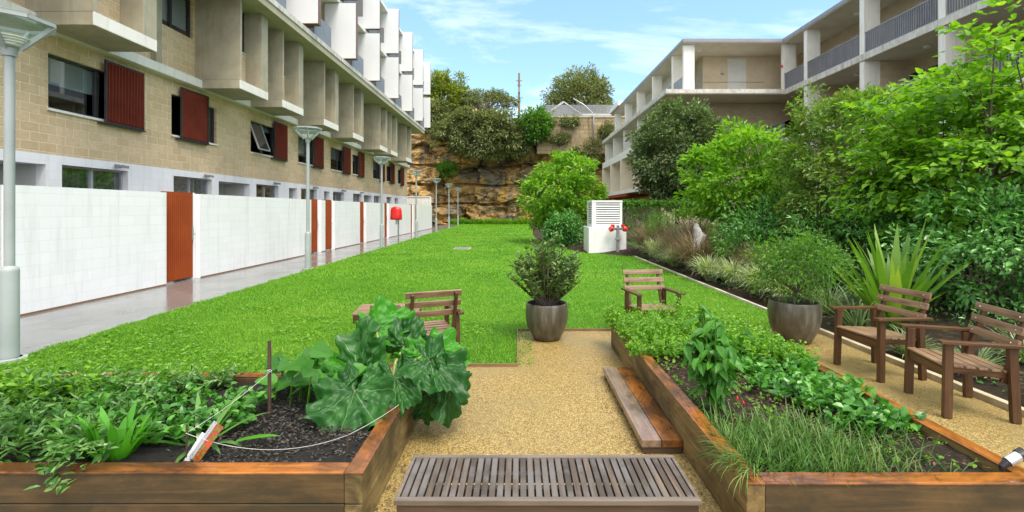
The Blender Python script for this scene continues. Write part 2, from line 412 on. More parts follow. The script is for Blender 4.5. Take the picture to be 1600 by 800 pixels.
for z in zs:
    for x in xs:
        y = 60.5 + .16 * max(z, 0) 
        y -= max(0, -4 - x) * .22
        c0 = mnoise.cell((x * .19 + .5 * mnoise.noise((z * .4, 3, x * .2)), z * .30 + .4 * mnoise.noise((x * .25, 9, 1)), 2.0))
        y += (c0 - .5) * 1.1
        y += 1.1 * mnoise.fractal((x * .16, z * .22, 5.0), 1.0, 2.0, 4)
        y += .5 * mnoise.fractal((x * .8, z * 1.1, 8.0), 1.0, 2.0, 4)
        led = (z * .42 + .25 * mnoise.noise((x * .15, 0, 2))) % 1.0
        y += .55 if led < .13 else 0
        V.append((x, y, z))
V = np.array(V)
for i in range(nx):           # plateau behind the rim
    pass
q = np.array([(j * nx + i, j * nx + i + 1, (j + 1) * nx + i + 1, (j + 1) * nx + i) for j in range(nz - 1) for i in range(nx - 1)])
cf_ = MB(); cf_.add(V, q)
rim = V[-nx:]
back = rim.copy(); back[:, 1] = 140; back[:, 2] = 12.6
cf_.add(np.concatenate([rim, back]), np.array([(i, i + 1, nx + i + 1, nx + i) for i in range(nx - 1)]))
stuff_or_struct(cf_.build('cliff', M['rock']))

# ------------------------------------------------------------------ wall with openings
def holed(mb, x, y0, y1, z0, z1, holes, depth, facing=1):
    """wall face at x (normal +x if facing=1), holes=(ya,yb,za,zb) with reveals going back by depth"""
    ys = sorted({y0, y1, *[h[0] for h in holes], *[h[1] for h in holes]}); zs = sorted({z0, z1, *[h[2] for h in holes], *[h[3] for h in holes]})
    for a, b in zip(ys[:-1], ys[1:]):
        for c, d in zip(zs[:-1], zs[1:]):
            my, mz = (a + b) / 2, (c + d) / 2
            if any(h[0] < my < h[1] and h[2] < mz < h[3] for h in holes): continue
            v = [(x, a, c), (x, b, c), (x, b, d), (x, a, d)]
            mb.add(v, [(0, 1, 2, 3) if facing > 0 else (3, 2, 1, 0)])
    xb = x - depth * facing
    for (a, b, c, d) in holes:
        mb.add([(x, a, c), (x, b, c), (x, b, d), (x, a, d), (xb, a, c), (xb, b, c), (xb, b, d), (xb, a, d)], [(0, 4, 5, 1), (1, 5, 6, 2), (2, 6, 7, 3), (3, 7, 4, 0)])
    return mb
# ------------------------------------------------------------------ left terrace
FX = -10.4; L1 = 2.95; L2 = 5.72; Y0, Y1 = 1.0, 44.6
tb = thing('terrace_building', 'long sandstone block terrace with concrete bays and white wing walls, left of the lawn', 'building', (FX, 22, 0))
gwin = [(10.92, 12.77), (14.45, 16.25), (19.0, 20.75), (22.9, 24.7), (26.85, 28.5), (30.1, 31.7), (34.4, 36.0), (37.7, 39.2), (6.2, 8.0)]
porch = [(8.6, 10.55), (16.62, 18.55), (21.7, 22.5), (25.6, 26.4), (32.2, 33.9), (40.2, 41.4)]
gh = [(a, b, 0.0, 2.75) for a, b in gwin] + [(a, b, 0.0, 2.72) for a, b in porch]
holed(MB(), FX, Y0, Y1, 0, L1, gh, .22).build('ground_floor_wall', M['white_block'], tb)
for a, b in porch:
    pb = MB(); pb.add([(FX - 1.0, a - .1, 0), (FX - 1.0, b + .1, 0), (FX - 1.0, b + .1, 2.9), (FX - 1.0, a - .1, 2.9)], [(0, 1, 2, 3)])
    pb.add([(FX - .22, a, 0), (FX - 1, a, 0), (FX - 1, a, 2.72), (FX - .22, a, 2.72), (FX - .22, b, 0), (FX - 1, b, 0), (FX - 1, b, 2.72), (FX - .22, b, 2.72)], [(0, 1, 2, 3), (4, 7, 6, 5), (3, 2, 6, 7)])
    pb.build('porch_recess', M['porch'], tb)
# first floor windows and shutters: (window y0,y1, shutter y0,y1)
w1 = [(10.6, 12.75, 11.95, 13.12), (14.36, 16.5, 14.62, 15.85), (18.6, 20.5, 20.2, 21.25), (22.6, 24.4, 24.1, 25.2), (26.5, 28.5, 28.15, 29.25),
      (30.0, 31.2, 30.85, 31.85), (34.2, 36.0, 35.75, 36.7), (37.7, 39.0, 38.4, 39.6), (41.2, 42.3, 41.9, 42.9), (5.6, 7.6, 7.4, 8.5)]
W0, W1 = 3.98, 5.2
bh = [(a, b, W0, W1) for a, b, _, _ in w1]
holed(MB(), FX, Y0, Y1, L1, L2 - .1, bh, .16).build('first_floor_wall', M['block'], tb)
b_ = MB(); b_.add([(FX, Y1, 0), (FX - 12, Y1, 0), (FX - 12, Y1, 8.6), (FX, Y1, 8.6)], [(0, 1, 2, 3)]); b_.build('end_wall', M['block'], tb)
b_ = MB(); b_.box(FX - 12, FX - 1.2, Y0, Y1 - .05, 0, 8.5); b_.build('rear_block', M['frame'], tb)

def window(x, a, b, c, d, splits, parent, blind=None, mat='frame', depth=.1, curtain=None, open_k=None):
    """dark metal window filling the opening a..b, c..d; splits = mullion positions (fraction)"""
    xf = x - depth; t = .045
    f = MB()
    f.box(xf - .05, xf + .02, a, b, c, c + t); f.box(xf - .05, xf + .02, a, b, d - t, d)
    f.box(xf - .05, xf + .02, a, a + t, c + t, d - t); f.box(xf - .05, xf + .02, b - t, b, c + t, d - t)
    for s in splits:
        y = a + (b - a) * s; f.box(xf - .048, xf + .022, y - t * .7, y + t * .7, c + t, d - t)
    fo = f.build('window', M[mat], parent)
    ed = [0] + list(splits) + [1]
    for k, (s, e) in enumerate(zip(ed[:-1], ed[1:])):
        ya, yb = a + (b - a) * s + t * .6, a + (b - a) * e - t * .6
        g = MB()
        if open_k == k:      # top-hung sash pushed out at the bottom
            o = .38
            g.add([(xf + .03 + o, ya, c + .12), (xf + .03 + o, yb, c + .12), (xf + .03, yb, d - t), (xf + .03, ya, d - t)], [(0, 1, 2, 3)])
            g.build('pane', M['glass'], fo)
            s2 = MB()
            for (pa, qa) in (((xf + .03 + o, ya, c + .12), (xf + .03 + o, yb, c + .12)), ((xf + .03 + o, ya, c + .12), (xf + .03, ya, d - t)), ((xf + .03 + o, yb, c + .12), (xf + .03, yb, d - t))):
                s2.bar(pa, qa, .045, .045)
            s2.build('sash', M['alu'], fo)
        else:
            g.add([(xf - .03, ya, c + t), (xf - .03, yb, c + t), (xf - .03, yb, d - t), (xf - .03, ya, d - t)], [(0, 1, 2, 3)])
            g.build('pane', M['glasst'], fo)
    if blind:
        g = MB(); g.box(xf - .12, xf - .10, a + t, b - t, d - (d - c) * blind, d - t); g.build('blind', M['blind'], fo)
    if curtain:
        g = MB(); ny = int((b - a) / .045); vs = []
        for i in range(ny + 1):
            y = a + (b - a) * i / ny; xx = xf - .16 + .03 * math.sin(i * 1.7) + .012 * math.sin(i * .6)
            vs += [(xx, y, c), (xx, y, d)]
        g.add(vs, [(2 * i, 2 * i + 2, 2 * i + 3, 2 * i + 1) for i in range(ny)]); g.build('curtain', M[curtain], fo)
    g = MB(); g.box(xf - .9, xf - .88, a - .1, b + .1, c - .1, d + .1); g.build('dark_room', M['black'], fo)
    return fo
# see-through window glass with a strong reflection
m, nt, out = new_mat('reflecting_glass'); n = N(nt)
gl = n('ShaderNodeBsdfGlossy', {'Color': (.9, .95, 1, 1), 'Roughness': .015}); tr = n('ShaderNodeBsdfTransparent', {'Color': (.82, .86, .86, 1)})
fr = n('ShaderNodeFresnel', {'IOR': 1.55}); mx = n('ShaderNodeMixShader', {0: n.math('ADD', fr.outputs[0], .13), 1: tr.outputs[0], 2: gl.outputs[0]})
nt.links.new(mx.outputs[0], out.inputs[0]); M['glasst'] = m

for i, (a, b) in enumerate(gwin):
    window(FX, a, b, .05, 2.75, (.5,), tb, mat='alu', curtain='curtain', depth=.16)
for i, (a, b, sa, sb) in enumerate(w1):
    window(FX, a, b, W0, W1, (.62, ) if i != 2 else (.45,), tb, blind=(.52, .0, .2, .7, .5, .3, .45, .6, .4, .5)[i], open_k=0 if i == 2 else None)
    sl_ = MB(); sl_.box(FX - .02, FX + .05, a - .03, b + .03, W0 - .06, W0 - .005); sl_.build('sill', M['concrete_white'], tb)
    s = MB(); xs_ = FX + .10
    s.box(xs_, xs_ + .015, sa, sb, 3.93, 5.42)
    k = 0; y = sa + .03
    while y < sb - .03:
        s.add([(xs_ + .015, y, 3.95), (xs_ + .055, y + .022, 3.95), (xs_ + .055, y + .044, 3.95), (xs_ + .015, y + .066, 3.95),
               (xs_ + .015, y, 5.40), (xs_ + .055, y + .022, 5.40), (xs_ + .055, y + .044, 5.40), (xs_ + .015, y + .066, 5.40)],
              [(0, 1, 5, 4), (1, 2, 6, 5), (2, 3, 7, 6)]); y += .098
    so_ = s.build('shutter', M['shutter'], tb)
    t = MB()
    t.box(xs_ - .01, xs_ + .05, sa - .018, sa - .002, 3.92, 5.43); t.box(xs_ - .01, xs_ + .05, sb + .002, sb + .018, 3.92, 5.43)
    t.box(xs_ - .01, xs_ + .05, sa - .03, sb + .03, 3.89, 3.918); t.box(xs_ - .01, xs_ + .05, sa - .03, sb + .03, 5.432, 5.46)
    t.box(xs_ - .10, xs_ + .03, sa - .12, sb + .1, 3.86, 3.885)
    t.build('shutter_frame', M['frame'], so_)
# ledge at second floor
MB().box(FX - .2, FX + .24, Y0, Y1 + .02, L2 - .10, L2 + .16).build('ledge', M['concrete_white'], tb, bevel=.01)
# second floor
BX = -8.94; SOF = 8.55
bays = [(10.1, 11.85), (15.4, 17.1), (18.17, 19.9), (22.05, 23.78), (25.9, 27.6), (30.9, 32.6), (33.6, 35.3), (38.1, 39.9)]
w2 = [(13.9, 15.3), (20.3, 21.7), (28.2, 29.6), (36.0, 37.4), (6.5, 8.4)]
holes2 = [(a, b, 7.15, 8.4) for a, b in w2]
holed(MB(), FX, Y0, Y1, L2 + .16, SOF, holes2, .16).build('second_floor_wall', M['block'], tb)
for a, b in w2: window(FX, a, b, 7.15, 8.4, (.4,), tb, blind=.8)
for i, (a, b) in enumerate(bays):
    c = MB()
    c.box(FX - .02, BX, a, a + .10, 5.90, SOF)                     # near cheek
    c.box(FX - .02, BX, b - .42, b, 5.90, SOF)                     # far cheek
    bo = c.build('bay', M['concrete'], tb, bevel=.008)
    MB().box(FX + .245, BX - .03, a - .002, b + .002, 5.62, 5.897).build('bay_floor', M['concrete'], bo, bevel=.008)
    MB().box(BX - .029, BX + .003, a - .003, b + .003, 5.618, 5.899).build('lit_floor_edge', M['concrete_white'], bo, bevel=.006)  # pale strip: light catching the front edge is put into its colour
    MB().box(FX - .02, -9.5, a + .103, b - .423, 5.90, 7.1).build('bay_panel', M['block'], bo)
    f = MB(); f.box(-9.62, -9.55, a + .103, b - .423, 7.1, 7.15); f.box(-9.62, -9.55, a + .103, a + .15, 7.15, 8.4); f.box(-9.62, -9.55, b - .47, b - .423, 7.15, 8.4); f.box(-9.62, -9.55, a + .103, b - .423, 8.4, 8.54)
    f.build('bay_window', M['frame'], bo)
    MB().box(-9.63, -9.60, a + .15, b - .47, 7.15, 8.4).build('bay_pane', M['glass'], bo)
    MB().box(-9.57, -9.47, a + .103, b - .423, 7.10, 7.13).build('bay_sill', M['concrete_white'], bo)
for y in (13.55, 29.9): MB().box(FX, FX + .16, y, y + .22, L2 + .162, SOF).build('service_duct', M['concrete'], tb)
# third and fourth floor: balcony slab, wing walls, grey balustrades
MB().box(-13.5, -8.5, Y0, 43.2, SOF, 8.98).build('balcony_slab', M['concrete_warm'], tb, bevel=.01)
MB().box(-8.502, -8.46, Y0, 43.2, 8.80, 9.0).build('slab_edge', M['slab_edge'], tb)
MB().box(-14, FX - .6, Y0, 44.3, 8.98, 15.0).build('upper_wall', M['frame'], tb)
MB().box(-14, -8.95, Y0, 44.2, 12.05, 12.25).build('upper_slab', M['concrete_white'], tb)
MB().box(-14.5, -8.85, Y0, 44.4, 15.05, 15.22).build('roof', M['concrete_white'], tb)
fins = [11.0, 15.2, 19.4, 23.9, 28.0, 32.4, 36.6, 40.6, 44.0]
for i, y in enumerate(fins):
    for lo, hi in ((9.27, 12.02), (12.30, 15.28)):
        p_ = MB().box(-9.68, -8.14, y, y + .035, lo, hi).build('wing_wall', M['panel'], tb, bevel=.004)
        MB().box(-9.66, -8.16, y + .038, y + .30 + .10 * (i < 4), lo + .02, hi - .02).build('timber_core', M['brown_edge'], p_)
    for z in (8.98, 12.25):
        b2 = min(y + 2.3, 43.3) if y < 43 else 44.2
        MB().box(-8.52 if z < 10 else -8.95, -8.49 if z < 10 else -8.92, y + .5, b2, z + .0 + .02, z + .95).build('balustrade', M['grey_metal'], tb)
        MB().box(-9.6, -8.52, b2 - .03, b2, z + .02, z + .95).build('balustrade_return', M['grey_metal'], tb)
        MB().box(FX - .58, FX - .55, y + .6, y + 2.4, z + .05, z + 2.6).build('glass_door', M['glass'], tb)
# floodlights above the ground-floor windows
for a in (12.4, 15.9, 20.4, 24.3, 28.2, 31.5):
    f = MB(); f.box(FX, FX + .05, a - .05, a + .05, 2.84, 2.90); 
    f.bar((FX + .05, a - .08, 2.86), (FX + .20, a - .12, 2.82), .07, .07); f.bar((FX + .05, a + .08, 2.86), (FX + .2, a + .14, 2.83), .07, .07)
    f.build('wall_light', M['bal_metal'], tb)

# ------------------------------------------------------------------ courtyard wall and gates
WX = -8.05; WH = 2.12
gates = [(10.96, 12.12), (18.6, 19.55), (19.95, 20.98), (24.3, 25.3), (28.7, 29.7), (35.7, 36.6), (37.1, 38.05)]
cw = thing('courtyard_wall', 'white painted block wall with rust red gates along the wet path', 'wall', (WX, 22, 0))
ys = [7.65] + [v for gt in gates for v in gt] + [44.4]
for k in range(0, len(ys), 2):
    MB().box(WX - .2, WX, ys[k], ys[k + 1], 0, WH).build('wall_panel', M['white_block'], cw)
for k in range(0, len(ys), 2): MB().box(WX + .001, WX + .006, ys[k] + .01, ys[k + 1] - .01, .001, .035).build('base_strip', M['brown_edge'], cw)
for a, b in gates:
    g = MB(); gx = WX - .12
    g.box(gx - .03, gx, a + .02, b - .10, .04, WH + .03)
    y = a + .03
    while y < b - .14:
        g.add([(gx, y, .06), (gx + .022, y + .012, .06), (gx + .022, y + .034, .06), (gx, y + .046, .06), (gx, y, WH), (gx + .022, y + .012, WH), (gx + .022, y + .034, WH), (gx, y + .046, WH)], [(0, 1, 5, 4), (1, 2, 6, 5), (2, 3, 7, 6)]); y += .066
    go = g.build('gate', M['gate'], cw)
    MB().box(gx + .024, gx + .036, b - .17, b - .12, .98, 1.32).build('lock_plate', M['steel'], go)
    h = MB(); h.bar((gx + .03, b - .145, 1.12), (gx + .09, b - .145, 1.12), .02, .02); h.bar((gx + .09, b - .145, 1.12), (gx + .09, b - .27, 1.12), .02, .02); h.build('handle', M['steel'], go)
    for hz in (.35, 1.75): MB().box(gx + .024, gx + .034, a + .02, a + .10, hz, hz + .07).build('hinge', M['brown_edge'], go)
    MB().box(gx - .06, gx + .01, b - .098, b - .03, 0, WH + .03).build('gate_post', M['white'], go)
sw = thing('side_wall', 'grey rendered wall stub behind the nearest lamp post at the end of the white wall', 'wall', (-8.5, 5.5, 0))
MB().box(-8.7, -8.5, 1.0, 7.6, 0, 2.15).build('wall_panel', M['porch'], sw)
MB().box(-8.70, -8.26, 7.602, 7.648, 0, 2.12).build('end_post', M['white'], sw)
fw = thing('boundary_fence', 'pale ribbed concrete fence beyond the terrace in front of the cliff', 'fence', (-11.5, 52, 0))
f = MB(); x = -14.0
while x < -9.6:
    f.box(x, x + .28, 52, 52.12, 0, 3.1); x += .30
f.build('fence_panel', M['concrete_white'], fw); MB().box(-14.05, -9.6, 51.95, 52.17, 3.1, 3.2).build('capping', M['concrete_white'], fw)

# ------------------------------------------------------------------ lamps
m, nt, out = new_mat('lamp_glass'); n = N(nt)
gl = n('ShaderNodeBsdfPrincipled', {'Base Color': (.62, .68, .66, 1), 'Roughness': .15}); tr = n('ShaderNodeBsdfTransparent', {'Color': (.80, .86, .84, 1)})
mx = n('ShaderNodeMixShader', {0: .15, 1: tr.outputs[0], 2: gl.outputs[0]}); nt.links.new(mx.outputs[0], out.inputs[0]); M['lampglass'] = m
def lamp(loc, H, label, r=.365):
    t = thing('street_lamp', label, 'lamp', loc, R(22), 'lamp posts along the wet path')
    q = MB(); q.lathe([(.0, .0), (.16, .0), (.16, .025), (0.11, .03)], n=24); q.build('base_plate', M['pole'], t, smooth=False, local=True)
    q = MB(); q.lathe([(.086, .0), (.086, 1.02), (.082, 1.05), (.050, 1.08)], n=28); q.build('sleeve', M['pole'], t, smooth=True, local=True)
    h0 = H - .33
    q = MB(); q.lathe([(.048, 1.0), (.048, h0 - .08)], n=28); q.build('pole', M['pole'], t, smooth=True, local=True)
    q = MB(); q.lathe([(.048, h0 - .09), (.068, h0 - .09), (.072, h0), (.10, h0 + .02)], n=28)
    hd = q.build('collar', M['pole'], t, smooth=False, local=True)
    q = MB()
    for k in range(4):
        z = h0 + .022 + k * .026; rr = .10 + k * .024
        q.lathe([(rr, z), (rr + .022, z + .012), (rr + .022, z + .020), (rr - .02, z + .008)], n=28)
    q.build('louvre', M['white'], t, local=True)
    q = MB(); N8 = 8; v = []; 
    for k in range(N8):
        a = k * 2 * math.pi / N8; v += [(.20 * math.cos(a), .20 * math.sin(a), h0 + .13), (r * math.cos(a), r * math.sin(a), H - .03)]
    q.add(v, [(2 * k, (2 * k + 2) % 16, (2 * k + 3) % 16, 2 * k + 1) for k in range(N8)])
    q.build('lamp_glass', M['lampglass'], t, local=True)
    q = MB()
    for k in range(N8):
        a = k * 2 * math.pi / N8; b = a + 2 * math.pi / N8
        q.bar((r * math.cos(a), r * math.sin(a), H - .02), (r * math.cos(b), r * math.sin(b), H - .02), .035, .04)
    for k in range(0, N8, 2):
        a = k * 2 * math.pi / N8
        q.bar((.10 * math.cos(a), .10 * math.sin(a), h0 + .0), (r * math.cos(a), r * math.sin(a), H - .03), .035, .05)
    q.build('rim', M['pole'], t, local=True)
    q = MB(); q.lathe([(0, H + .02), (r + .02, H + .0), (r + .02, H + .012), (0, H + .05)], n=8); q.build('lamp_cover', M['lampglass'], t, local=True)
    return t
lamp((-5.84, 5.5, 0), 3.90, 'large grey lamp post with wide glass tray beside the left garden bed', .40)
lamp((-6.18, 14.05, 0), 4.12, 'lamp post between the first rust gate and the pair of gates, second along the path')
lamp((-6.30, 22.0, 0), 4.14, 'lamp post just in front of the red box, third along the path')
lamp((-6.30, 29.4, 0), 4.14, 'lamp post beyond the red box beside the last pair of gates, fourth along the path')
lamp((-6.42, 37.2, 0), 4.14, 'lamp post near the far end of the white wall, fifth along the path')
lamp((-6.50, 44.5, 0), 4.14, 'slim lamp post against the cliff just past the wall end, sixth along the path')
lamp((-6.75, 53.0, 0), 4.14, 'most distant lamp post at the foot of the cliff, last along the path')

# red box on a post
t = thing('dispenser_box', 'bright red covered box on a dark post at the lawn edge', 'dispenser', (-6.48, 25.3, 0))
q = MB(); q.bar((0.12, 0, 0), (.12, 0, 1.25), .07, .07); q.build('post', M['grey_metal'], t, local=True)
q = MB(); q.lathe([(0, 1.20), (.30, 1.20), (.315, 1.30), (.29, 1.72), (.24, 1.84), (.12, 1.89), (0, 1.9)], n=28)
q.v[-1][:, 1] *= .6
q.build('cover', M['red'], t, smooth=True, local=True)
q = MB(); q.box(-.02, .06, -.05, .02, .95, 1.198); q.build('handle', M['alu'], t, local=True)
# drain cover
t = thing('drain_cover', 'grey rectangular drain cover set in the lawn', 'cover', (-2.5, 21.2, 0))
MB().box(-.36, .36, -.5, .5, .0, .03).build('frame', M['concrete'], t, local=True)
MB().box(-.30, .30, -.44, .44, .031, .042).build('lid', M['grey_metal'], t, local=True)
# ------------------------------------------------------------------ right apartment block
M['tan_block'] = brickmat('tan_blockwork', (.46, .37, .25), (.58, .48, .34), (.54, .46, .33), bw=.4, bh=.2, ms=.01, bstr=.6, split=.35, streak=((.26, .21, .15), .3))
M['tan_panel'] = mottled('tan_cladding', (.52, .43, .31), (.62, .53, .39), 1.4, .8, 30, .2, .008, streak=((.3, .25, .18), .3))
ab = thing('apartment_block', 'concrete and tan block apartments with open balconies behind the garden trees', 'building', (14, 28, 0))
def P(name, m, *boxes, bev=0.012, parent=None):
    q = MB()
    for b in boxes: q.box(*b)
    return q.build(name, M[m], parent or ab, bevel=bev)
P('roof_slab', 'soffit', (10.5, 24, 30.7, 54.5, 12.4, 12.62), (16.9, 24, 6, 30.69, 12.4, 12.62))
P('roof_edge', 'bal_metal', (10.47, 24, 30.66, 30.698, 12.45, 12.66), (16.86, 16.898, 6, 30.65, 12.45, 12.66), (10.46, 10.498, 30.70, 54.5, 12.45, 12.66), bev=0)
P('balcony_slab', 'soffit', (9.4, 24, 30.6, 54, 9.1, 9.4), (17, 24, 6, 30.59, 9.08, 9.4))
P('slab_edge', 'slab_edge', (9.40, 16.9, 30.57, 30.598, 9.16, 9.42), (16.97, 16.998, 6, 30.57, 9.10, 9.42), (9.37, 9.398, 30.57, 54, 9.14, 9.46), bev=0)
P('balcony_slab', 'soffit', (17, 24, 6, 33.28, 6.02, 6.3))
P('slab_edge', 'concrete_white', (16.97, 16.998, 6, 33.2, 6.04, 6.33), bev=0)
P('balcony_slab', 'soffit', (9.4, 19, 33.5, 54, 6.3, 6.6))
P('slab_edge', 'concrete_white', (9.37, 9.398, 33.5, 54, 6.32, 6.95), bev=0)
P('balcony_slab', 'soffit', (9.0, 19, 33.5, 54.4, 3.1, 3.42))
P('slab_edge', 'concrete_white', (8.97, 8.998, 33.5, 54.4, 3.12, 3.45), bev=0)
P('orange_band', 'gate', (8.9, 11.0, 40, 52, 2.85, 3.05))  # orange panel added under the slab, coloured like an orange-lit soffit
# far wing walls
P('end_wall', 'tan_block', (9.9, 19.2, 33.3, 33.48, 0, 9.09), bev=0)
P('corridor_wall', 'tan_panel', (12.75, 19.2, 33.3, 33.48, 9.4, 12.39), bev=0)
P('wall_panel', 'porch', (14.45, 15.75, 33.27, 33.298, 9.42, 12.2), bev=0)
P('panel_joint', 'concrete', (12.8, 17.0, 33.255, 33.268, 10.55, 10.60), bev=0)
P('wall_sign', 'bal_metal', (13.98, 14.2, 33.24, 33.298, 11.1, 11.2), bev=0)
P('back_wall', 'tan_panel', (12.75, 12.9, 33.5, 54, 9.4, 12.39), bev=0)
P('corridor_side', 'concrete_white', (12.0, 12.1, 36.5, 54, 9.4, 12.39), bev=0)
P('back_wall', 'porch', (11.6, 11.8, 33.5, 54, 6.6, 9.09), bev=0)
P('back_wall', 'cream', (11.2, 11.4, 33.5, 54, 3.42, 6.29), bev=0)
P('back_wall', 'tan_block', (10.8, 11, 33.5, 54, 0, 3.09), bev=0)
P('pier', 'concrete_white', (10.62, 11.32, 30.95, 31.2, 9.4, 12.4))
for y in (33.2, 38.1, 43.1, 48, 53): P('pier', 'concrete_white', (10.62, 11.35, y, y + .25, 9.4, 12.4))
for y in (34.0, 38.8, 43.9, 48.7, 53.2): P('pier', 'concrete_white', (9.6, 11.3, y, y + .25, 6.6, 9.1))
for y in (38.8, 43.9, 48.7, 53.6): P('pier', 'cream', (9.3, 11.1, y, y + .25, 3.42, 6.3))
for a, b in ((31.25, 33.1), (33.5, 38.0), (38.4, 43.0), (43.4, 47.9)): P('parapet', 'grey_metal', (10.66, 10.70, a, b, 9.42, 10.42), bev=0)
P('parapet', 'concrete_white', (10.2, 10.3, 48.3, 53.9, 9.42, 10.2)); P('roof_parapet', 'concrete_white', (10.3, 11, 50, 54.6, 12.63, 13.1))
# near wing
P('back_wall', 'tan_block', (19.3, 19.5, 6, 33.28, 0, 12.39), bev=0)
piers = [31.2, 28.7, 24.0, 19.5, 15.0, 10.5]
for y in piers:
    P('pier', 'concrete_white', (17.02, 17.82, y - .32, y, 9.4, 12.4))
for y in piers[1:]: P('pier', 'concrete_white', (17.02, 17.82, y - .32, y, 6.3, 9.08))
for y in piers[1:]: P('pier', 'concrete_white', (17.02, 17.82, y - .32, y, 0, 6.02))
for y in (28.4, 23.7, 19.2): P('party_wall', 'tan_block', (17.83, 19.29, y - .05, y + .12, 6.3, 9.07), bev=0)
def balustrade(ya, yb, z, solid=False):
    q = MB(); x = 17.06
    q.box(x - .02, x + .03, ya, yb, z + 1.03, z + 1.08); q.box(x - .02, x + .03, ya, yb, z + .05, z + .09)
    y = ya
    while y < yb: q.box(x - .015, x + .045, y, y + .03, z + .09, z + 1.03); y += .12
    o = q.build('balustrade', M['bal_metal'], ab)
    if solid: MB().box(x + .05, x + .06, ya, yb, z + .09, z + 1.03).build('backing_panel', M['grey_metal'], o)
prs = [(31.2, 31.2)] + []
for z, ys in ((9.4, piers), (6.3, piers)):
    for k in range(len(ys) - 1):
        balustrade(ys[k + 1] + .02, ys[k] - .34, z, solid=False)
balustrade(28.72, 33.2, 6.3, True)
for y, z in ((26.5, 9.4), (22.3, 9.4), (17.0, 9.4), (21.6, 6.3), (17.0, 6.3), (26.6, 6.3), (12.8, 9.4)):
    P('door', 'frame', (19.24, 19.298, y, y + .95, z + .01, z + 2.1), bev=0)
    P('window', 'glass', (19.25, 19.298, y + 1.25, y + 2.3, z + 1.0, z + 2.1), bev=0)
for y, z in ((29.8, 12.36), (26, 12.36), (21.8, 12.36), (26, 9.04), (21.5, 9.04)):
    q = MB(); q.lathe([(0, -.06), (.14, -.05), (.16, .03)], (18.3, y, z), 16); q.build('ceiling_light', M['white'], ab)
q = MB(); q.lathe([(0, -.05), (.12, -.04), (.14, .03)], (12.0, 32, 12.37), 16); q.build('ceiling_light', M['white'], ab)
P('fire_bell', 'red', (16.9, 16.97, 30.9, 31.0, 10.9, 11.05), bev=0)

# ------------------------------------------------------------------ on the cliff top
M['roofblue'] = mottled('slate_blue_roof', (.065, .085, .115), (.10, .13, .17), 2, .45, 20, .1, .01)
M['terracotta'] = mottled('terracotta_roof', (.40, .20, .12), (.52, .28, .18), 2, .7, 20, .2, .02)
M['pale'] = mottled('pale_render', (.62, .62, .60), (.72, .72, .70), 1, .7, 20, .1, .01)
M['oldwall'] = brickmat('old_sandstone_wall', (.30, .22, .12), (.50, .40, .25), (.24, .19, .12), bw=1.1, bh=.5, ms=.02, bstr=1.0, split=.95, streak=((.06, .05, .04), .85))
ow = thing('retaining_wall', 'old dark stained sandstone retaining wall on the right of the cliff top', 'wall', (8.3, 60, 0))
q = MB().box(2.2, 15, 58.6, 63, 8.6, 13.0); q.build('wall_face', M['oldwall'], ow)
q = MB().box(2.1, 15.1, 58.5, 58.98, 13.002, 13.2); q.build('capping', M['concrete'], ow)
fe = thing('mesh_fence', 'grey wire mesh fence on top of the stained sandstone wall', 'fence', (8, 59.2, 13.2))
M['mesh'] = None
m, nt, out = new_mat('wire_mesh'); n = N(nt)
tr = n('ShaderNodeBsdfTransparent'); df = n('ShaderNodeBsdfPrincipled', {'Base Color': (.30, .31, .32, 1), 'Roughness': .5})
mx = n('ShaderNodeMixShader', {0: .42, 1: tr.outputs[0], 2: df.outputs[0]}); nt.links.new(mx.outputs[0], out.inputs[0]); M['mesh'] = m
q = MB().box(3.0, 14, 59.0, 59.02, 13.2, 14.6); q.build('mesh_panel', M['mesh'], fe)
q = MB()
for x in np.arange(3.0, 14.1, 2.2): q.bar((x, 59.05, 13.2), (x, 59.05, 14.9), .07, .07)
q.bar((3, 59.05, 14.62), (14, 59.05, 14.62), .05, .05); q.build('fence_posts', M['grey_metal'], fe)
pp = MB(); pp.tube([(9.05, 58.35, 10.2), (9.05, 58.35, 13.4), (7.9, 58.4, 14.5), (6.6, 58.5, 15.3)], .075, 12)
tag(pp.build('drain_pipe', M['alu'], smooth=True), 'pale grey pipe bent over the stained sandstone wall', 'pipe')
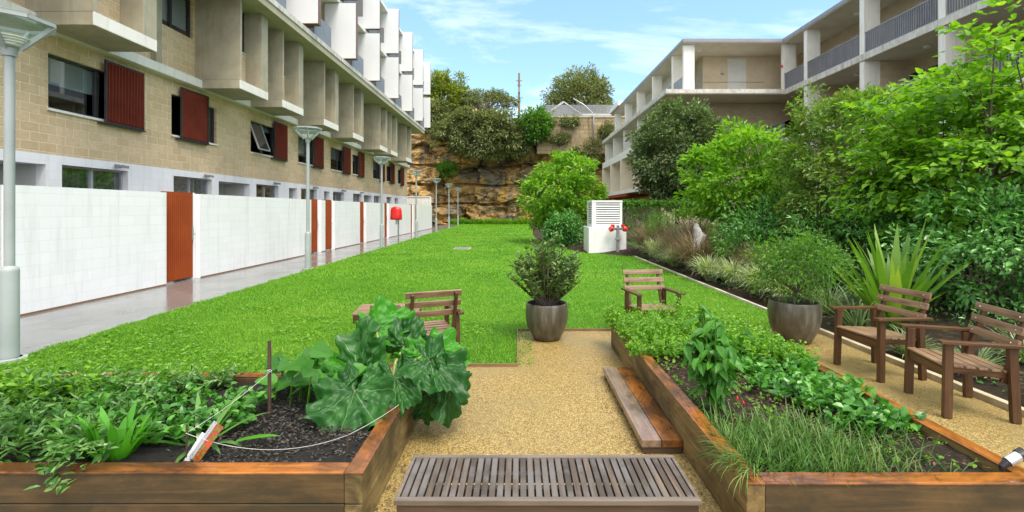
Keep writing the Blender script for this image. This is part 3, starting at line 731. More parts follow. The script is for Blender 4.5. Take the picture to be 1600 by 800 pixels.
def house(label, x0, x1, y0, y1, z0, zw, zr, roofm, wallm, gable=None):
    h = thing('house', label, 'house', ((x0 + x1) / 2, (y0 + y1) / 2, z0))
    MB().box(x0, x1, y0, y1, z0, zw).build('wall', M[wallm], h)
    o = .5; yr = (y0 + y1) / 2; e = (x1 - x0) * .16
    q = MB(); q.add([(x0 - o, y0 - o, zw), (x1 + o, y0 - o, zw), (x1 + o, y1 + o, zw), (x0 - o, y1 + o, zw), (x0 + e, yr, zr), (x1 - e, yr, zr)],
          [(0, 1, 5, 4), (2, 3, 4, 5), (1, 2, 5), (3, 0, 4), (3, 2, 1, 0)])
    rf = q.build('roof', M[roofm], h)
    q = MB(); q.box(x0 - o, x1 + o, y0 - o - .06, y0 - o - .002, zw - .2, zw + .03); q.build('gutter', M['white'], rf)
    if gable:
        a, b, zt = gable; q = MB(); ym = y0 - 1.2
        q.add([(a, ym, zw - .2), (b, ym, zw - .2), ((a + b) / 2, ym, zt), (a, yr, zw - .2), (b, yr, zw - .2), ((a + b) / 2, yr, zt)], [(0, 2, 5, 3), (1, 4, 5, 2)]); q.build('gable_roof', M[roofm], rf)
        q = MB(); q.add([(a + .3, ym + .15, zw - .2), (b - .3, ym + .15, zw - .2), ((a + b) / 2, ym + .15, zt - .25)], [(0, 1, 2)]); q.build('gable_wall', M['roofblue'], h)
        q = MB(); q.bar((a - .1, ym - .03, zw - .25), ((a + b) / 2, ym - .03, zt), .1, .25); q.bar((b + .1, ym - .03, zw - .25), ((a + b) / 2, ym - .03, zt), .1, .16); q.build('barge_board', M['alu'], rf)
    nw = max(2, int((x1 - x0) / 2.5))
    for k in range(nw):
        xx = x0 + (k + .5) * (x1 - x0) / nw
        wo = MB().box(xx - .55, xx + .55, y0 - .06, y0 - .003, zw - 2.0, zw - .7).build('window', M['white'], h)
        MB().box(xx - .45, xx + .45, y0 - .08, y0 - .062, zw - 1.9, zw - .8).build('pane', M['glass'], wo)
    return h
house('slate blue roofed house with a front gable above the sandstone wall', 2.0, 13.0, 70, 80, 12.6, 15.6, 18.2, 'roofblue', 'pale', gable=(3.8, 9.0, 17.2))
house('house with terracotta roof behind the spreading tree on the cliff', -9.5, -4.5, 76, 84, 12.6, 16.8, 18.9, 'terracotta', 'pale')
house('pale house with a row of windows between the trees on the left of the cliff', -13.2, -8.8, 66, 73, 12.6, 15.8, 17.2, 'roofblue', 'pale')
up = thing('utility_pole', 'bare timber utility pole on the cliff top against the sky', 'pole', (0.0, 74, 12.6))
q = MB(); q.tube([(0, 0, 0), (0, 0, 10.2)], [.20, .14], 10); q.build('pole', M['brown_edge'], up, local=True)
q = MB(); q.bar((-.45, -.1, 9.0), (.45, -.1, 9.0), .10, .12); q.bar((-.3, -.1, 8.3), (.3, -.1, 8.3), .1, .1); q.build('crossarm', M['brown_edge'], up, local=True)
q = MB(); q.box(-.15, .15, -.35, -.16, 7.2, 7.9); q.build('transformer', M['grey_metal'], up, local=True)

# ------------------------------------------------------------------ vent box and hydrant
vb = thing('vent_box', 'white masonry ventilation box with louvred top at the end of the lawn', 'vent', (3.5, 19.7, 0))
MB().box(2.76, 4.25, 19.0, 20.5, 0, 1.03).build('plinth', M['white_block'], vb, bevel=.015)
M['darkin'] = mottled('dark_void', (.03, .032, .035), (.045, .047, .05), 2, .8, 20, .1, .01)
MB().box(2.98, 4.02, 19.18, 20.4, 1.03, 2.02).build('inner_box', M['darkin'], vb)
q = MB()
z0, z1 = 1.032, 2.08; x0, x1, ya, yb = 2.90, 4.10, 19.08, 20.48
for (a, b, c, d) in ((x0, x0 + .16, ya, ya + .08), (x1 - .09, x1, ya, ya + .08), (x0, x0 + .08, yb - .1, yb), (x1 - .08, x1, yb - .1, yb), (x0, x0 + .08, ya + .082, ya + .2)): q.box(a, b, c, d, z0, z1)
q.box(x0 - .01, x1 + .01, ya - .01, yb + .01, z1 - .06, z1 + .02); q.box(x0 + .16, x1 - .09, ya, ya + .07, z0, z0 + .14); q.box(x0, x0 + .07, ya + .2, yb - .1, z0, z0 + .14)
q.build('louvre_frame', M['white'], vb)
q = MB()
for k in range(9):
    z = z0 + .17 + k * .092
    q.add([(x0 + .16, ya + .01, z), (x1 - .09, ya + .01, z), (x1 - .09, ya + .07, z + .055), (x0 + .16, ya + .07, z + .055), (x0 + .16, ya + .01, z + .012), (x1 - .09, ya + .01, z + .012), (x1 - .09, ya + .07, z + .067), (x0 + .16, ya + .07, z + .067)], [(0, 3, 2, 1), (4, 5, 6, 7), (0, 1, 5, 4)])
    q.add([(x0 + .01, ya + .2, z), (x0 + .01, yb - .1, z), (x0 + .07, yb - .1, z + .055), (x0 + .07, ya + .2, z + .055), (x0 + .01, ya + .2, z + .012), (x0 + .01, yb - .1, z + .012), (x0 + .07, yb - .1, z + .067), (x0 + .07, ya + .2, z + .067)], [(0, 1, 2, 3), (7, 6, 5, 4), (4, 5, 1, 0)])
q.build('louvre', M['white'], vb)
hy = thing('fire_hydrant', 'grey hydrant standpipe with two red outlet caps before the white vent box', 'hydrant', (3.86, 18.75, 0))
q = MB(); q.tube([(0, 0, 0), (0, 0, .95)], .065, 16); q.lathe([(.065, .0), (.13, .0), (.13, .04), (.065, .05)], n=16); q.lathe([(.065, .55), (.10, .55), (.10, .60), (.065, .61)], n=16); q.build('standpipe', M['bal_metal'], hy, smooth=False, local=True)
q = MB(); q.tube([(-.22, 0, 1.0), (.22, 0, 1.0)], .06, 14); q.tube([(0, 0, .9), (0, 0, 1.12)], .06, 12); q.build('valve_body', M['grey_metal'], hy, local=True)
for s in (-1, 1):
    q = MB(); q.tube([(s * .2, -.02, 1.0), (s * .26, -.02, .98), (s * .34, -.03, .95)], [.10, .11, .09], 14); q.tube([(s * .2, 0, 1.06), (s * .2, 0, 1.15)], .08, 12); q.build('outlet_cap', M['red'], hy, local=True)
q = MB(); q.lathe([(0, 0), (.20, 0), (.22, .3), (.21, .7), (.20, 1.0), (.15, 1.22), (.05, 1.36), (0, 1.37)], n=10)
v = q.v[0]
for i in range(len(v)):
    d = mnoise.noise_vector((v[i][0] * 2.2, v[i][1] * 2.2, v[i][2] * 2.2)); v[i] = v[i] * np.array((.82, .82, .96)) + np.array(d) * .16
v[:, 0] += 4.95; v[:, 1] += 13.2
M['stone'] = mottled('pale_stone', (.34, .33, .31), (.54, .53, .51), 9, .8, 20, .6, .02)
tag(q.build('standing_stone', M['stone'], smooth=False), 'pale pointed stone standing among the brown grasses', 'stone')

# ------------------------------------------------------------------ garden furniture
M['chair_x'] = woodmat('oiled_chair_wood_a', 0, (0.033, 0.013, 0.005), (0.083, 0.036, 0.015), (0.145, 0.073, 0.033), .38, 1.0, wet=.2)
M['chair_y'] = woodmat('oiled_chair_wood_b', 1, (0.033, 0.013, 0.005), (0.083, 0.036, 0.015), (0.145, 0.073, 0.033), .38, 1.0, wet=.2)
M['chair_z'] = woodmat('oiled_chair_wood_c', 2, (0.030, 0.012, 0.005), (0.073, 0.032, 0.013), (0.125, 0.063, 0.030), .38, 1.0, wet=.2)
M['slat_grey'] = woodmat('weathered_slat_wood', 0, (.10, .055, .028), (.235, .14, .08), (.38, .26, .17), .38, 1.0, wet=.2)
def make_chair():
    t = thing('garden_chair', 'x', 'chair', (0, 0, 0), 0, 'slatted wooden garden armchairs')
    W = .29
    def one(name, m, fn, par=t, bev=.004):
        q = MB(); fn(q); return q.build(name, M[m], par, bevel=bev, local=True)
    for s in (-1, 1):
        one('leg', 'chair_z', lambda q: q.bar((s * (W - .012), -.25, 0), (s * (W - .02), -.235, .615), .045, .062, up=(0, 1, 0)))
        one('leg', 'chair_z', lambda q: q.bar((s * (W - .012), .225, 0), (s * (W - .02), .205, .60), .045, .062, up=(0, 1, 0)))
        one('armrest', 'chair_y', lambda q: q.bar((s * W, -.31, .628), (s * W, .30, .618), .068, .026))
        one('back_post', 'chair_z', lambda q: q.bar((s * (W - .062), .17, .30), (s * (W - .062), .335, .855), .032, .045, up=(0, 1, 0)))
        one('side_rail', 'chair_y', lambda q: q.bar((s * (W - .058), -.25, .395), (s * (W - .058), .24, .365), .03, .06))
    one('front_rail', 'chair_x', lambda q: q.box(-W + .034, W - .034, -.262, -.238, .335, .405))
    one('rear_rail', 'chair_x', lambda q: q.box(-W + .034, W - .034, .19, .215, .325, .385))
    def seat(q):
        for k in range(6):
            y = -.275 + k * .088; z = .426 - k * .0055
            q.bar((-W + .035, y + .035, z), (W - .035, y + .035, z), .066, .020)
    one('seat', 'slat_grey', seat)
    back = MB(); bolts = MB()
    for k in range(3):
        f = .60 + .19 * k; z = .30 + .555 * f; y = .17 + .165 * f - .03
        back.bar((-W - .005, y, z), (W + .005, y, z), .022, .066, up=(0, .285, .958))
        for s in (-1, 1): bolts.tube([(s * (W - .062), y - .012, z), (s * (W - .062), y - .018, z - .001)], .008, 10)
    o = back.build('backrest', M['slat_grey'], t, bevel=.004, local=True)
    bolts.build('bolts', M['steel'], o, local=True)
    return t
ch = make_chair()
spots = [((3.85, 4.195, 0), -102.7, 'wooden armchair beside the small red flower on the side gravel path'),
         ((3.83, 5.11, 0), -82.5, 'wooden armchair on the yellow gravel in front of the spiky flax plant'),
         ((1.79, 6.48, 0), 8.0, 'wooden armchair on the lawn facing the right garden bed, behind the leafy herbs'),
         ((-1.0, 5.27, 0), -157.0, 'wooden armchair seen from behind, partly hidden by the giant rhubarb leaves')]
for i, (loc, rz, lab) in enumerate(spots):
    c = ch if i == 0 else copy_tree(ch)
    c.location = loc; c.rotation_euler = (0, 0, R(rz)); c['label'] = lab
# low table
t = thing('low_table', 'low dark wooden table on the grass left of the rhubarb', 'table', (-1.68, 6.2, 0), R(6))
q = MB()
for k in range(6): q.bar((-.40, -.26 + k * .104, .44), (.40, -.26 + k * .104, .44), .096, .022)
q.build('table_top', M['slat_grey'], t, bevel=.003, local=True)
q = MB(); q.box(-.385, .385, -.30, -.275, .33, .427); q.box(-.385, .385, .275, .30, .33, .427); q.box(-.385, -.36, -.274, .274, .33, .427); q.box(.36, .385, -.274, .274, .33, .427); q.build('apron', M['chair_x'], t, bevel=.003, local=True)
for sx in (-1, 1):
    for sy in (-1, 1):
        q = MB(); q.bar((sx * .33, sy * .245, 0), (sx * .33, sy * .245, .427), .05, .05); q.build('leg', M['chair_z'], t, bevel=.003, local=True)
# slatted bench
M['bench_y'] = woodmat('silvered_bench_wood', 1, (.034, .022, .013), (.10, .068, .044), (.20, .142, .095), .33, 1.0, wet=.3, vary=.85, grey=(.125, .108, .098))
M['bench_x'] = woodmat('dark_bench_wood', 0, (.028, .018, .013), (.06, .038, .028), (.10, .065, .045), .35, 1.0, wet=.2)
M['bench_rail'] = woodmat('grey_bench_rail', 0, (.075, .056, .042), (.13, .10, .078), (.20, .16, .125), .3, 1.0, wet=.2)
bx0, bx1, by0, by1, bz = -.56, .817, 2.143, 2.545, .42
bn = thing('slatted_bench', 'long low bench of weathered grey slats across the gravel path', 'bench', ((bx0 + bx1) / 2, (by0 + by1) / 2, 0))
ns = 37; pitch = (bx1 - bx0 - .04) / ns
q = MB()
for k in range(ns):
    x = bx0 + .02 + k * pitch
    q.box(x + .004, x + pitch - .004, by0 + .034, by1 - .028, bz - .02 + random.uniform(-.001, .001), bz)
q.build('slatted_top', M['bench_y'], bn, bevel=.002)
MB().box(bx0, bx1, by0, by0 + .032, bz - .022, bz + .002).build('edge_rail', M['bench_rail'], bn, bevel=.003)
MB().box(bx0, bx1, by1 - .026, by1, bz - .022, bz + .002).build('edge_rail', M['bench_rail'], bn, bevel=.003)
for xa in (bx0, bx1 - .018): MB().box(xa, xa + .018, by0 + .034, by1 - .028, bz - .024, bz + .001).build('end_rail', M['bench_rail'], bn, bevel=.003)
MB().box(bx0 + .01, bx1 - .01, by0 + .008, by0 + .03, bz - .13, bz - .024).build('apron', M['bench_x'], bn, bevel=.002)
MB().box(bx0 + .01, bx1 - .01, by1 - .03, by1 - .008, bz - .13, bz - .026).build('apron', M['bench_x'], bn, bevel=.002)
for xa in (bx0 + .012, bx1 - .034): MB().box(xa, xa + .022, by0 + .032, by1 - .032, bz - .13, bz - .026).build('apron', M['bench_x'], bn)
for ya in (by0 + .13, by0 + .25): MB().box(bx0 + .036, bx1 - .036, ya, ya + .035, bz - .062, bz - .022).build('support_rail', M['bench_x'], bn)
for x in (bx0 + .03, bx1 - .10):
    for y in (by0 + .035, by1 - .105): MB().box(x, x + .07, y, y + .07, 0, bz - .026).build('leg', M['bench_x'], bn)
# raised beds
orange = dict(dark=(.09, .028, .008), mid=(.30, .105, .022), light=(.48, .20, .05))
M['sl_x'] = woodmat('wet_sleeper_top_a', 0, (.05, .018, .007), (.30, .095, .02), (.52, .20, .04), .18, .8, wet=.35, stain=(.045, .020, .010))
M['sl_y'] = woodmat('wet_sleeper_top_b', 1, (.05, .018, .007), (.30, .095, .02), (.52, .20, .04), .18, .8, wet=.35, stain=(.045, .020, .010))
M['slo_x'] = woodmat('shade_dark_stained_sleeper', 0, (.028, .016, .007), (.075, .044, .018), (.15, .09, .035), .6, .8, wet=.2, stain=(.035, .026, .012))  # shade on the front boards is put into this dark brown, stain patches over it
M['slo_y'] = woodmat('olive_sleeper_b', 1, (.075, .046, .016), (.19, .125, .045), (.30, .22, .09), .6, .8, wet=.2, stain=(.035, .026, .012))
def bed(label, x0, x1, y0, y1, top, soil, soilm, left_in=True):
    t = thing('raised_bed', label, 'garden bed', ((x0 + x1) / 2, (y0 + y1) / 2, 0))
    w = .095; h = top / 2
    for k in range(2):
        a, b = (.0, h - .003) if k == 0 else (h + .001, top - .014)
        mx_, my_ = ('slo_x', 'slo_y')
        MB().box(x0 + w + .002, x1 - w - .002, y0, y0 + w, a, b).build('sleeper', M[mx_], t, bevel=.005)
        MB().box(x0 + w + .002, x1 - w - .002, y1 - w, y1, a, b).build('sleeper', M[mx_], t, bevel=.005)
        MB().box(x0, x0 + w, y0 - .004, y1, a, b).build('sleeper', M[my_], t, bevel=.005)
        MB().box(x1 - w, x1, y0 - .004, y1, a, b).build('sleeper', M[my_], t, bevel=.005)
    a, b = top - .013, top
    MB().box(x0 + w + .003, x1 - w - .003, y0 - .006, y0 + w + .002, a, b).build('top_board', M['sl_x'], t, bevel=.004)
    MB().box(x0 + w + .003, x1 - w - .003, y1 - w, y1 + .004, a, b).build('top_board', M['sl_x'], t, bevel=.004)
    MB().box(x0 - .004, x0 + w + .002, y0 - .008, y1 + .004, a, b).build('top_board', M['sl_y'], t, bevel=.004)
    MB().box(x1 - w - .002, x1 + .004, y0 - .008, y1 + .004, a, b).build('top_board', M['sl_y'], t, bevel=.004)
    nx, ny = 90, 80
    xs = np.linspace(x0 + w, x1 - w, nx); ys = np.linspace(y0 + w, y1 - w, ny); V = []
    for y in ys:
        for x in xs:
            V.append((x, y, soil + .05 * mnoise.noise((x * 1.7, y * 1.7, top)) + .025 * mnoise.fractal((x * 9, y * 9, 1), 1, 2, 4)))
    q = MB(); q.add(np.array(V), np.array([(j * nx + i, j * nx + i + 1, (j + 1) * nx + i + 1, (j + 1) * nx + i) for j in range(ny - 1) for i in range(nx - 1)]))
    q.build('soil', M[soilm], t, smooth=True)
    return t
bed('raised timber bed with black mulch and the rhubarb, left of the gravel path', -5.6, -.825, 2.53, 4.08, .34, .255, 'mulch')
bed('raised timber bed with chives and ground cover, right of the gravel path', 1.16, 2.72, 2.45, 6.05, .33, .25, 'soil')
st = thing('timber_step', 'low wet timber plank step against the side of the right garden bed', 'step', (1.0, 4.2, 0))
M['step_a'] = woodmat('grey_brown_plank', 1, (.09, .055, .035), (.21, .135, .095), (.34, .24, .18), .2, .8, wet=.35, stain=(.09, .058, .042))
M['step_b'] = woodmat('orange_plank', 1, (.06, .022, .008), (.22, .08, .018), (.40, .16, .035), .16, .8, wet=.35, stain=(.05, .024, .012))
MB().box(.865, 1.004, 3.38, 4.95, .045, .10).build('plank', M['step_a'], st, bevel=.005)
MB().box(1.008, 1.155, 3.38, 4.95, .045, .10).build('plank', M['step_b'], st, bevel=.005)
for y in (3.39, 4.1, 4.85): MB().box(.875, 1.15, y, y + .08, 0, .044).build('bearer', M['bench_x'], st)
# spade handle / spike light on the right bed corner
sp_ = thing('spike_light', 'small steel and black spotlight lying on the corner of the right bed', 'light', (2.62, 2.56, .33))
q = MB(); q.tube([(-.015, .0, .045), (.045, .0, .078)], .026, 20); q.build('body', M['steel'], sp_, smooth=False, local=True)
q = MB(); q.tube([(.045, 0, .078), (.075, .0, .094)], .031, 20); q.build('head', M['black'], sp_, local=True)
q = MB(); q.tube([(-.015, 0, .045), (-.045, 0, .02), (-.05, 0, .0)], [.022, .016, .008], 12); q.build('spike', M['black'], sp_, local=True)
# stakes, string and seed packet in the left bed
M['rust'] = mottled('rusty_stake', (.05, .028, .02), (.09, .05, .035), 12, .7, 60, .4, .003)
M['string'] = mottled('white_twine', (.40, .40, .38), (.55, .55, .53), 20, .8, 200, .3, .002)
def stake(label, p, h, r, lean=(0, 0)):
    q = MB(); q.tube([(p[0], p[1], .15), (p[0] + lean[0], p[1] + lean[1], .26 + h)], r, 8)
    tag(q.build('garden_stake', M['rust']), label, 'stake', 'garden stakes with twine in the left bed')
A = at(421, 600, 3.45); B = at(292, 690, 2.78); Cc = at(543, 690, 2.86)
stake('tall rusty stake standing at the back of the mulch', (A[0], 3.45, 0), .52, .013)
stake('thin brown stake beside the seed packet', (B[0], 2.78, 0), .22, .006)
stake('thin brown stake in the mulch near the bed corner', (Cc[0], 2.86, 0), .17, .006)
def sag(a, b, s, k=14):
    a = np.array(a); b = np.array(b); t = np.linspace(0, 1, k)[:, None]
    p = a * (1 - t) + b * t; p[:, 2] -= s * 4 * (t * (1 - t))[:, 0]; return p
q = MB()
pa = (A[0], 3.437, .55); pb_ = (B[0], 2.772, .43); pc = (Cc[0], 2.852, .38)
q.tube(sag(pa, pb_, .02), .0016, 6); q.tube(sag(pb_, pc, .09), .0016, 6); q.tube(sag(pc, (Cc[0] + .22, 3.2, .42), .01), .0016, 6)
q.tube([(A[0] + .014 * math.cos(t), 3.45 + .014 * math.sin(t), .55 + .002 * t) for t in np.linspace(0, 12, 40)], .003, 5)
tag(q.build('twine', M['string']), 'white twine strung between the stakes in the left bed', 'string')
m, nt, out = new_mat('seed_packet_print'); n = N(nt)
u = n('ShaderNodeUVMap').outputs[0]; s_ = n('ShaderNodeSeparateXYZ', {0: u})
bl = n.noise(n.mapping(u, (3, 6, 1)), 1.6, 4)
pic = n.ramp(bl, [(.42, (.10, .22, .03)), (.50, (.30, .035, .018)), (.62, (.36, .08, .035)), (.72, (.42, .28, .17))])
c = n.mixc(n.math('GREATER_THAN', s_.outputs[0], .34), (.38, .40, .44), pic)
tx = n.noise(n.mapping(u, (60, 16, 1)), 1.0, 2)
txm = n.math('MULTIPLY', n.math('GREATER_THAN', tx, .56), n.math('MULTIPLY', n.math('LESS_THAN', s_.outputs[0], .26), n.math('GREATER_THAN', s_.outputs[0], .08)))
c = n.mixc(txm, c, (.12, .12, .16))
band = n.math('MULTIPLY', n.math('GREATER_THAN', s_.outputs[1], .40), n.math('LESS_THAN', s_.outputs[1], .56)); 
c = n.mixc(n.math('MULTIPLY', band, n.math('GREATER_THAN', s_.outputs[0], .55)), c, (.45, .07, .025))
finish(m, nt, out, c, .25); M['packet'] = m
sp2 = thing('seed_packet', 'tilted red and green seed packet on a white plant tag', 'packet', (-1.895, 2.76, .255))
q = MB()
L0 = np.array((-.005, .0, .045)); ax = np.array((.118, .045, .19)); wv = np.array((.058, -.005, -.037))
th = np.array((.003, -.006, .003))
q.add([L0, L0 + wv, L0 + wv + ax, L0 + ax, L0 - th, L0 + wv - th, L0 + wv + ax - th, L0 + ax - th], [(0, 1, 2, 3), (7, 6, 5, 4), (0, 4, 5, 1), (1, 5, 6, 2), (2, 6, 7, 3), (3, 7, 4, 0)])
q.build('packet', M['packet'], sp2, local=True, uv=[(0, 0), (1, 0), (1, 1), (0, 1)] * 2)
q = MB(); q.bar((-.035, .012, .0), (.06, .04, .16), .032, .004, up=(0, 1, 0)); q.build('plant_tag', M['white'], sp2, local=True)
# plant pots
m, nt, out = new_mat('glazed_pot'); n = N(nt); p = n.pos()
f = n.noise(n.mapping(p, (9, 9, 1.6)), 1.0, 6, .65)
c = n.ramp(f, [(.3, (.035, .030, .020)), (.5, (.085, .074, .052)), (.74, (.19, .17, .13))])
M['pot'] = finish(m, nt, out, c, .35, n.noise(p, 18, 5), .2, .01, .5)
def pot(label, x, y, r, h):
    t = thing('plant_pot', label, 'pot', (x, y, 0), 0, 'round dark glazed pots')
    prof = [(0, .0), (r * .60, .0), (r * .70, h * .10), (r * .90, h * .34), (r * .99, h * .58), (r * 1.0, h * .76), (r * .965, h * .92), (r * .945, h * .985), (r * .925, h), (r * .88, h * .995), (r * .86, h * .96), (r * .86, h * .86)]
    q = MB(); q.lathe(prof, n=48); q.build('pot', M['pot'], t, smooth=True, local=True)
    q = MB(); q.lathe([(0, h * .885), (r * .862, h * .88)], n=24); q.build('soil', M['mulch'], t, local=True)
pot('round dark glazed pot standing on the gravel at the lawn corner', .37, 6.42, .285, .485)
pot('round dark glazed pot at the far end of the side gravel path', 3.61, 6.30, .315, .53)
# ------------------------------------------------------------------ plants
def unit(a): return a / (np.linalg.norm(a, axis=-1, keepdims=True) + 1e-9)
def leaves(mb, P, D, U, L, W, kind='oval', fold=.22, curl=.15):
    """one small folded blade per row of P: D points from its stem to its tip, U is its upper side"""
    n_ = len(P); D = unit(D); S = unit(np.cross(D, U)); Nn = np.cross(S, D)
    L = np.broadcast_to(L, n_)[:, None]; W = np.broadcast_to(W, n_)[:, None]
    if kind == 'diamond':
        b = P; t = P + D * L - Nn * L * curl
        l = P + D * L * .45 + S * W * .5 + Nn * W * fold; r = P + D * L * .45 - S * W * .5 + Nn * W * fold
        V = np.stack([b, l, t, r], 1).reshape(-1, 3); k = np.arange(n_)[:, None] * 4
        mb.add(V, np.concatenate([k + [0, 2, 1], k + [0, 3, 2]]))
    elif kind == 'oval':
        c = lambda a, s, h: P + D * L * a + S * W * .5 * s + Nn * (W * fold * abs(s) - L * curl * a * a + L * h)
        V = np.stack([c(0, 0, 0), c(.30, .9, 0), c(.68, .8, 0), c(1, 0, 0), c(.68, -.8, 0), c(.30, -.9, 0), c(.5, 0, 0)], 1).reshape(-1, 3)
        k = np.arange(n_)[:, None] * 7
        mb.add(V, np.concatenate([k + q for q in ([0, 6, 1], [1, 6, 2], [2, 6, 3], [3, 6, 4], [4, 6, 5], [5, 6, 0])]))
    elif kind == 'lobed':      # broad, three blunt lobes
        c = lambda a, s, h=0: P + D * L * a + S * W * .5 * s + Nn * (W * fold * abs(s) * .8 - L * curl * a * a)
        pts = [(0, 0), (.05, .55), (.30, 1.0), (.55, .80), (.62, .62), (.85, .45), (1.0, 0), (.85, -.45), (.62, -.62), (.55, -.80), (.30, -1.0), (.05, -.55), (.45, 0)]
        V = np.stack([c(a, s) for a, s in pts], 1).reshape(-1, 3); k = np.arange(n_)[:, None] * 13
        mb.add(V, np.concatenate([k + [12, (i + 1) % 12, i] for i in range(12)]))

def blades(mb, P, az, L, W, elev, droop, segs=5, taper=1.0, fold=0.0):
    """arching strap leaves"""
    n_ = len(P); az = np.broadcast_to(az, n_); L = np.broadcast_to(L, n_); W = np.broadcast_to(W, n_); elev = np.broadcast_to(elev, n_); droop = np.broadcast_to(droop, n_)
    h = np.stack([np.cos(az), np.sin(az), 0 * az], 1); S = np.stack([-np.sin(az), np.cos(az), 0 * az], 1)
    p = P.copy(); rows = []
    for k in range(segs + 1):
        t = k / segs
        wd = W * (np.minimum(1, 2.2 * (1 - t) ** .8) * (.6 + .4 * min(1, t * 5))) if k < segs else W * .04
        a = elev - droop * t * t
        d = h * np.cos(a)[:, None] + np.array((0, 0, 1.)) * np.sin(a)[:, None]
        nn = np.cross(S, d)
        rows += [p - S * wd[:, None] / 2, p + S * wd[:, None] / 2] if not fold else [p - S * wd[:, None] / 2 + nn * (wd * fold)[:, None] * -1, p + S * wd[:, None] / 2 - nn * (wd * fold)[:, None]]
        p = p + d * (L / segs)[:, None]
    m_ = 2 * (segs + 1)
    V = np.stack(rows, 1).reshape(-1, 3); k0 = np.arange(n_)[:, None] * m_
    mb.add(V, np.concatenate([k0 + [2 * i, 2 * i + 1, 2 * i + 3, 2 * i + 2] for i in range(segs)]))

def rdir(n_, up=0.0):
    v = rng.normal(size=(n_, 3)); v[:, 2] += up; return unit(v)

def crown_clusters(c, rad, n_, seed, inner=.45, gap=.0, floor=-1.0):
    r = np.random.default_rng(seed); out = []
    while len(out) < n_:
        v = r.normal(size=3); v /= np.linalg.norm(v)
        if v[2] < floor: continue
        bump = 1 + .30 * mnoise.noise((v[0] * 1.9 + seed, v[1] * 1.9, v[2] * 1.9)) + .12 * mnoise.noise((v[0] * 5 + seed, v[1] * 5, v[2] * 5))
        k = (inner + (1 - inner) * r.random() ** .6) * bump
        out.append(np.array(c) + v * k * np.array(rad))
    return np.array(out)

def tree(name, label, cat, base, c, rad, ncl, per, clr, L, W, mat, seed, kind='diamond', flat=1.0, out_bias=.9, droop=.25, trunk=.08, trunks=1, group=None,
         inner=.45, bark='bark', limbs=26, upn=.9, floor=-1.0, extra=None, ljit=.3, sprays=0.0):
    t = thing(name, label, cat, tuple(base), 0, group)
    r = np.random.default_rng(seed + 100)
    cl = crown_clusters(c, rad, ncl, seed, inner, floor=floor)
    if extra is not None: cl = np.concatenate([cl, np.array(extra)])
    mb = MB()
    n_ = len(cl) * per
    off = r.normal(size=(n_, 3)); off = unit(off) * (r.random((n_, 1)) ** .45)
    csz = clr * (0.65 + .7 * r.random(len(cl)))
    o = off * np.repeat(csz, per)[:, None]; o[:, 2] *= flat
    P = np.repeat(cl, per, 0) + o
    cc = np.array(c) - np.array((0, 0, rad[2] * .3))
    D = unit(unit(o) * .8 + unit(P - cc) * out_bias + r.normal(size=(n_, 3)) * .55 - np.array((0, 0, droop)))
    U = unit(np.array((0, 0, 1.)) * upn + unit(P - cc) * .6 + r.normal(size=(n_, 3)) * .35)
    s_ = 1 + ljit * r.normal(size=n_).clip(-1.5, 1.5)
    leaves(mb, P, D, U, L * s_, W * s_, kind)
    mb.build('crown', M[mat], t)
    tb_ = MB(); base = np.array(base, float)
    fork = base + (np.array(c) - base) * .35; fork[2] = base[2] + max(.15, (c[2] - rad[2] * .7 - base[2]) * .8)
    for k in range(trunks):
        b0 = base + np.array((r.normal() * .12, r.normal() * .12, -.05)) * (trunks > 1)
        f0 = fork + np.array((r.normal() * .3, r.normal() * .3, 0)) * (trunks > 1)
        mid = (b0 + f0) / 2 + r.normal(size=3) * .08 * np.linalg.norm(f0 - b0) * np.array((1, 1, 0))
        tb_.tube([b0, mid, f0], [trunk * 1.25, trunk, trunk * .8], 10)
        idx = r.permutation(len(cl))[:limbs // trunks]
        for i in idx:
            e = cl[i]; m1 = f0 + (e - f0) * .45 + r.normal(size=3) * .10 * np.linalg.norm(e - f0) + np.array((0, 0, .08 * np.linalg.norm(e - f0)))
            tb_.tube([f0, m1, e], [trunk * .55, trunk * .3, trunk * .08], 6, cap=False)
    tb_.build('trunk', M[bark], t, smooth=True)
    return t

M['bark'] = mottled('grey_brown_bark', (.07, .055, .04), (.16, .13, .10), 9, .9, 40, .6, .02)
M['bark_pale'] = mottled('pale_bark', (.22, .19, .15), (.36, .32, .27), 6, .9, 30, .5, .02)
M['lf_bright'] = leafmat('bright_green_leaf', [(0.061, 0.155, 0.016), (0.135, 0.317, 0.024), (0.230, 0.459, 0.030), (0.365, 0.567, 0.047)], .42, .45)
M['lf_potdark'] = leafmat('bay_leaf', [(0.029, 0.078, 0.018), (0.065, 0.143, 0.029), (0.130, 0.234, 0.046), (0.221, 0.325, 0.078)], .42, .25)
M['lf_pepper'] = leafmat('pepper_leaf', [(.03, .13, .015), (.06, .22, .022), (.10, .33, .03)], .42, .35, .4)
M['stalk'] = mottled('rhubarb_stalk', (.20, .26, .08), (.34, .34, .14), 8, .4, 40, .1, .004)
M['lf_mid'] = leafmat('mid_green_leaf', [(0.043, 0.123, 0.017), (0.094, 0.239, 0.026), (0.174, 0.377, 0.035)], .36, .40)
M['lf_olive'] = leafmat('olive_leaf', [(.045, .085, .03), (.09, .15, .05), (.14, .22, .07), (.26, .34, .13)], .42, .25)
M['lf_dark'] = leafmat('dark_glossy_leaf', [(0.040, 0.133, 0.033), (0.099, 0.283, 0.060), (0.199, 0.464, 0.099)], .25, .22)
M['lf_grey'] = leafmat('cliff_tree_leaf', [(0.066, 0.094, 0.037), (0.140, 0.179, 0.066), (0.244, 0.281, 0.104), (0.356, 0.375, 0.140)], .55, .25)
M['lf_yellow'] = leafmat('yellow_green_leaf', [(0.094, 0.133, 0.031), (0.218, 0.281, 0.047), (0.406, 0.437, 0.062)], .5, .4)
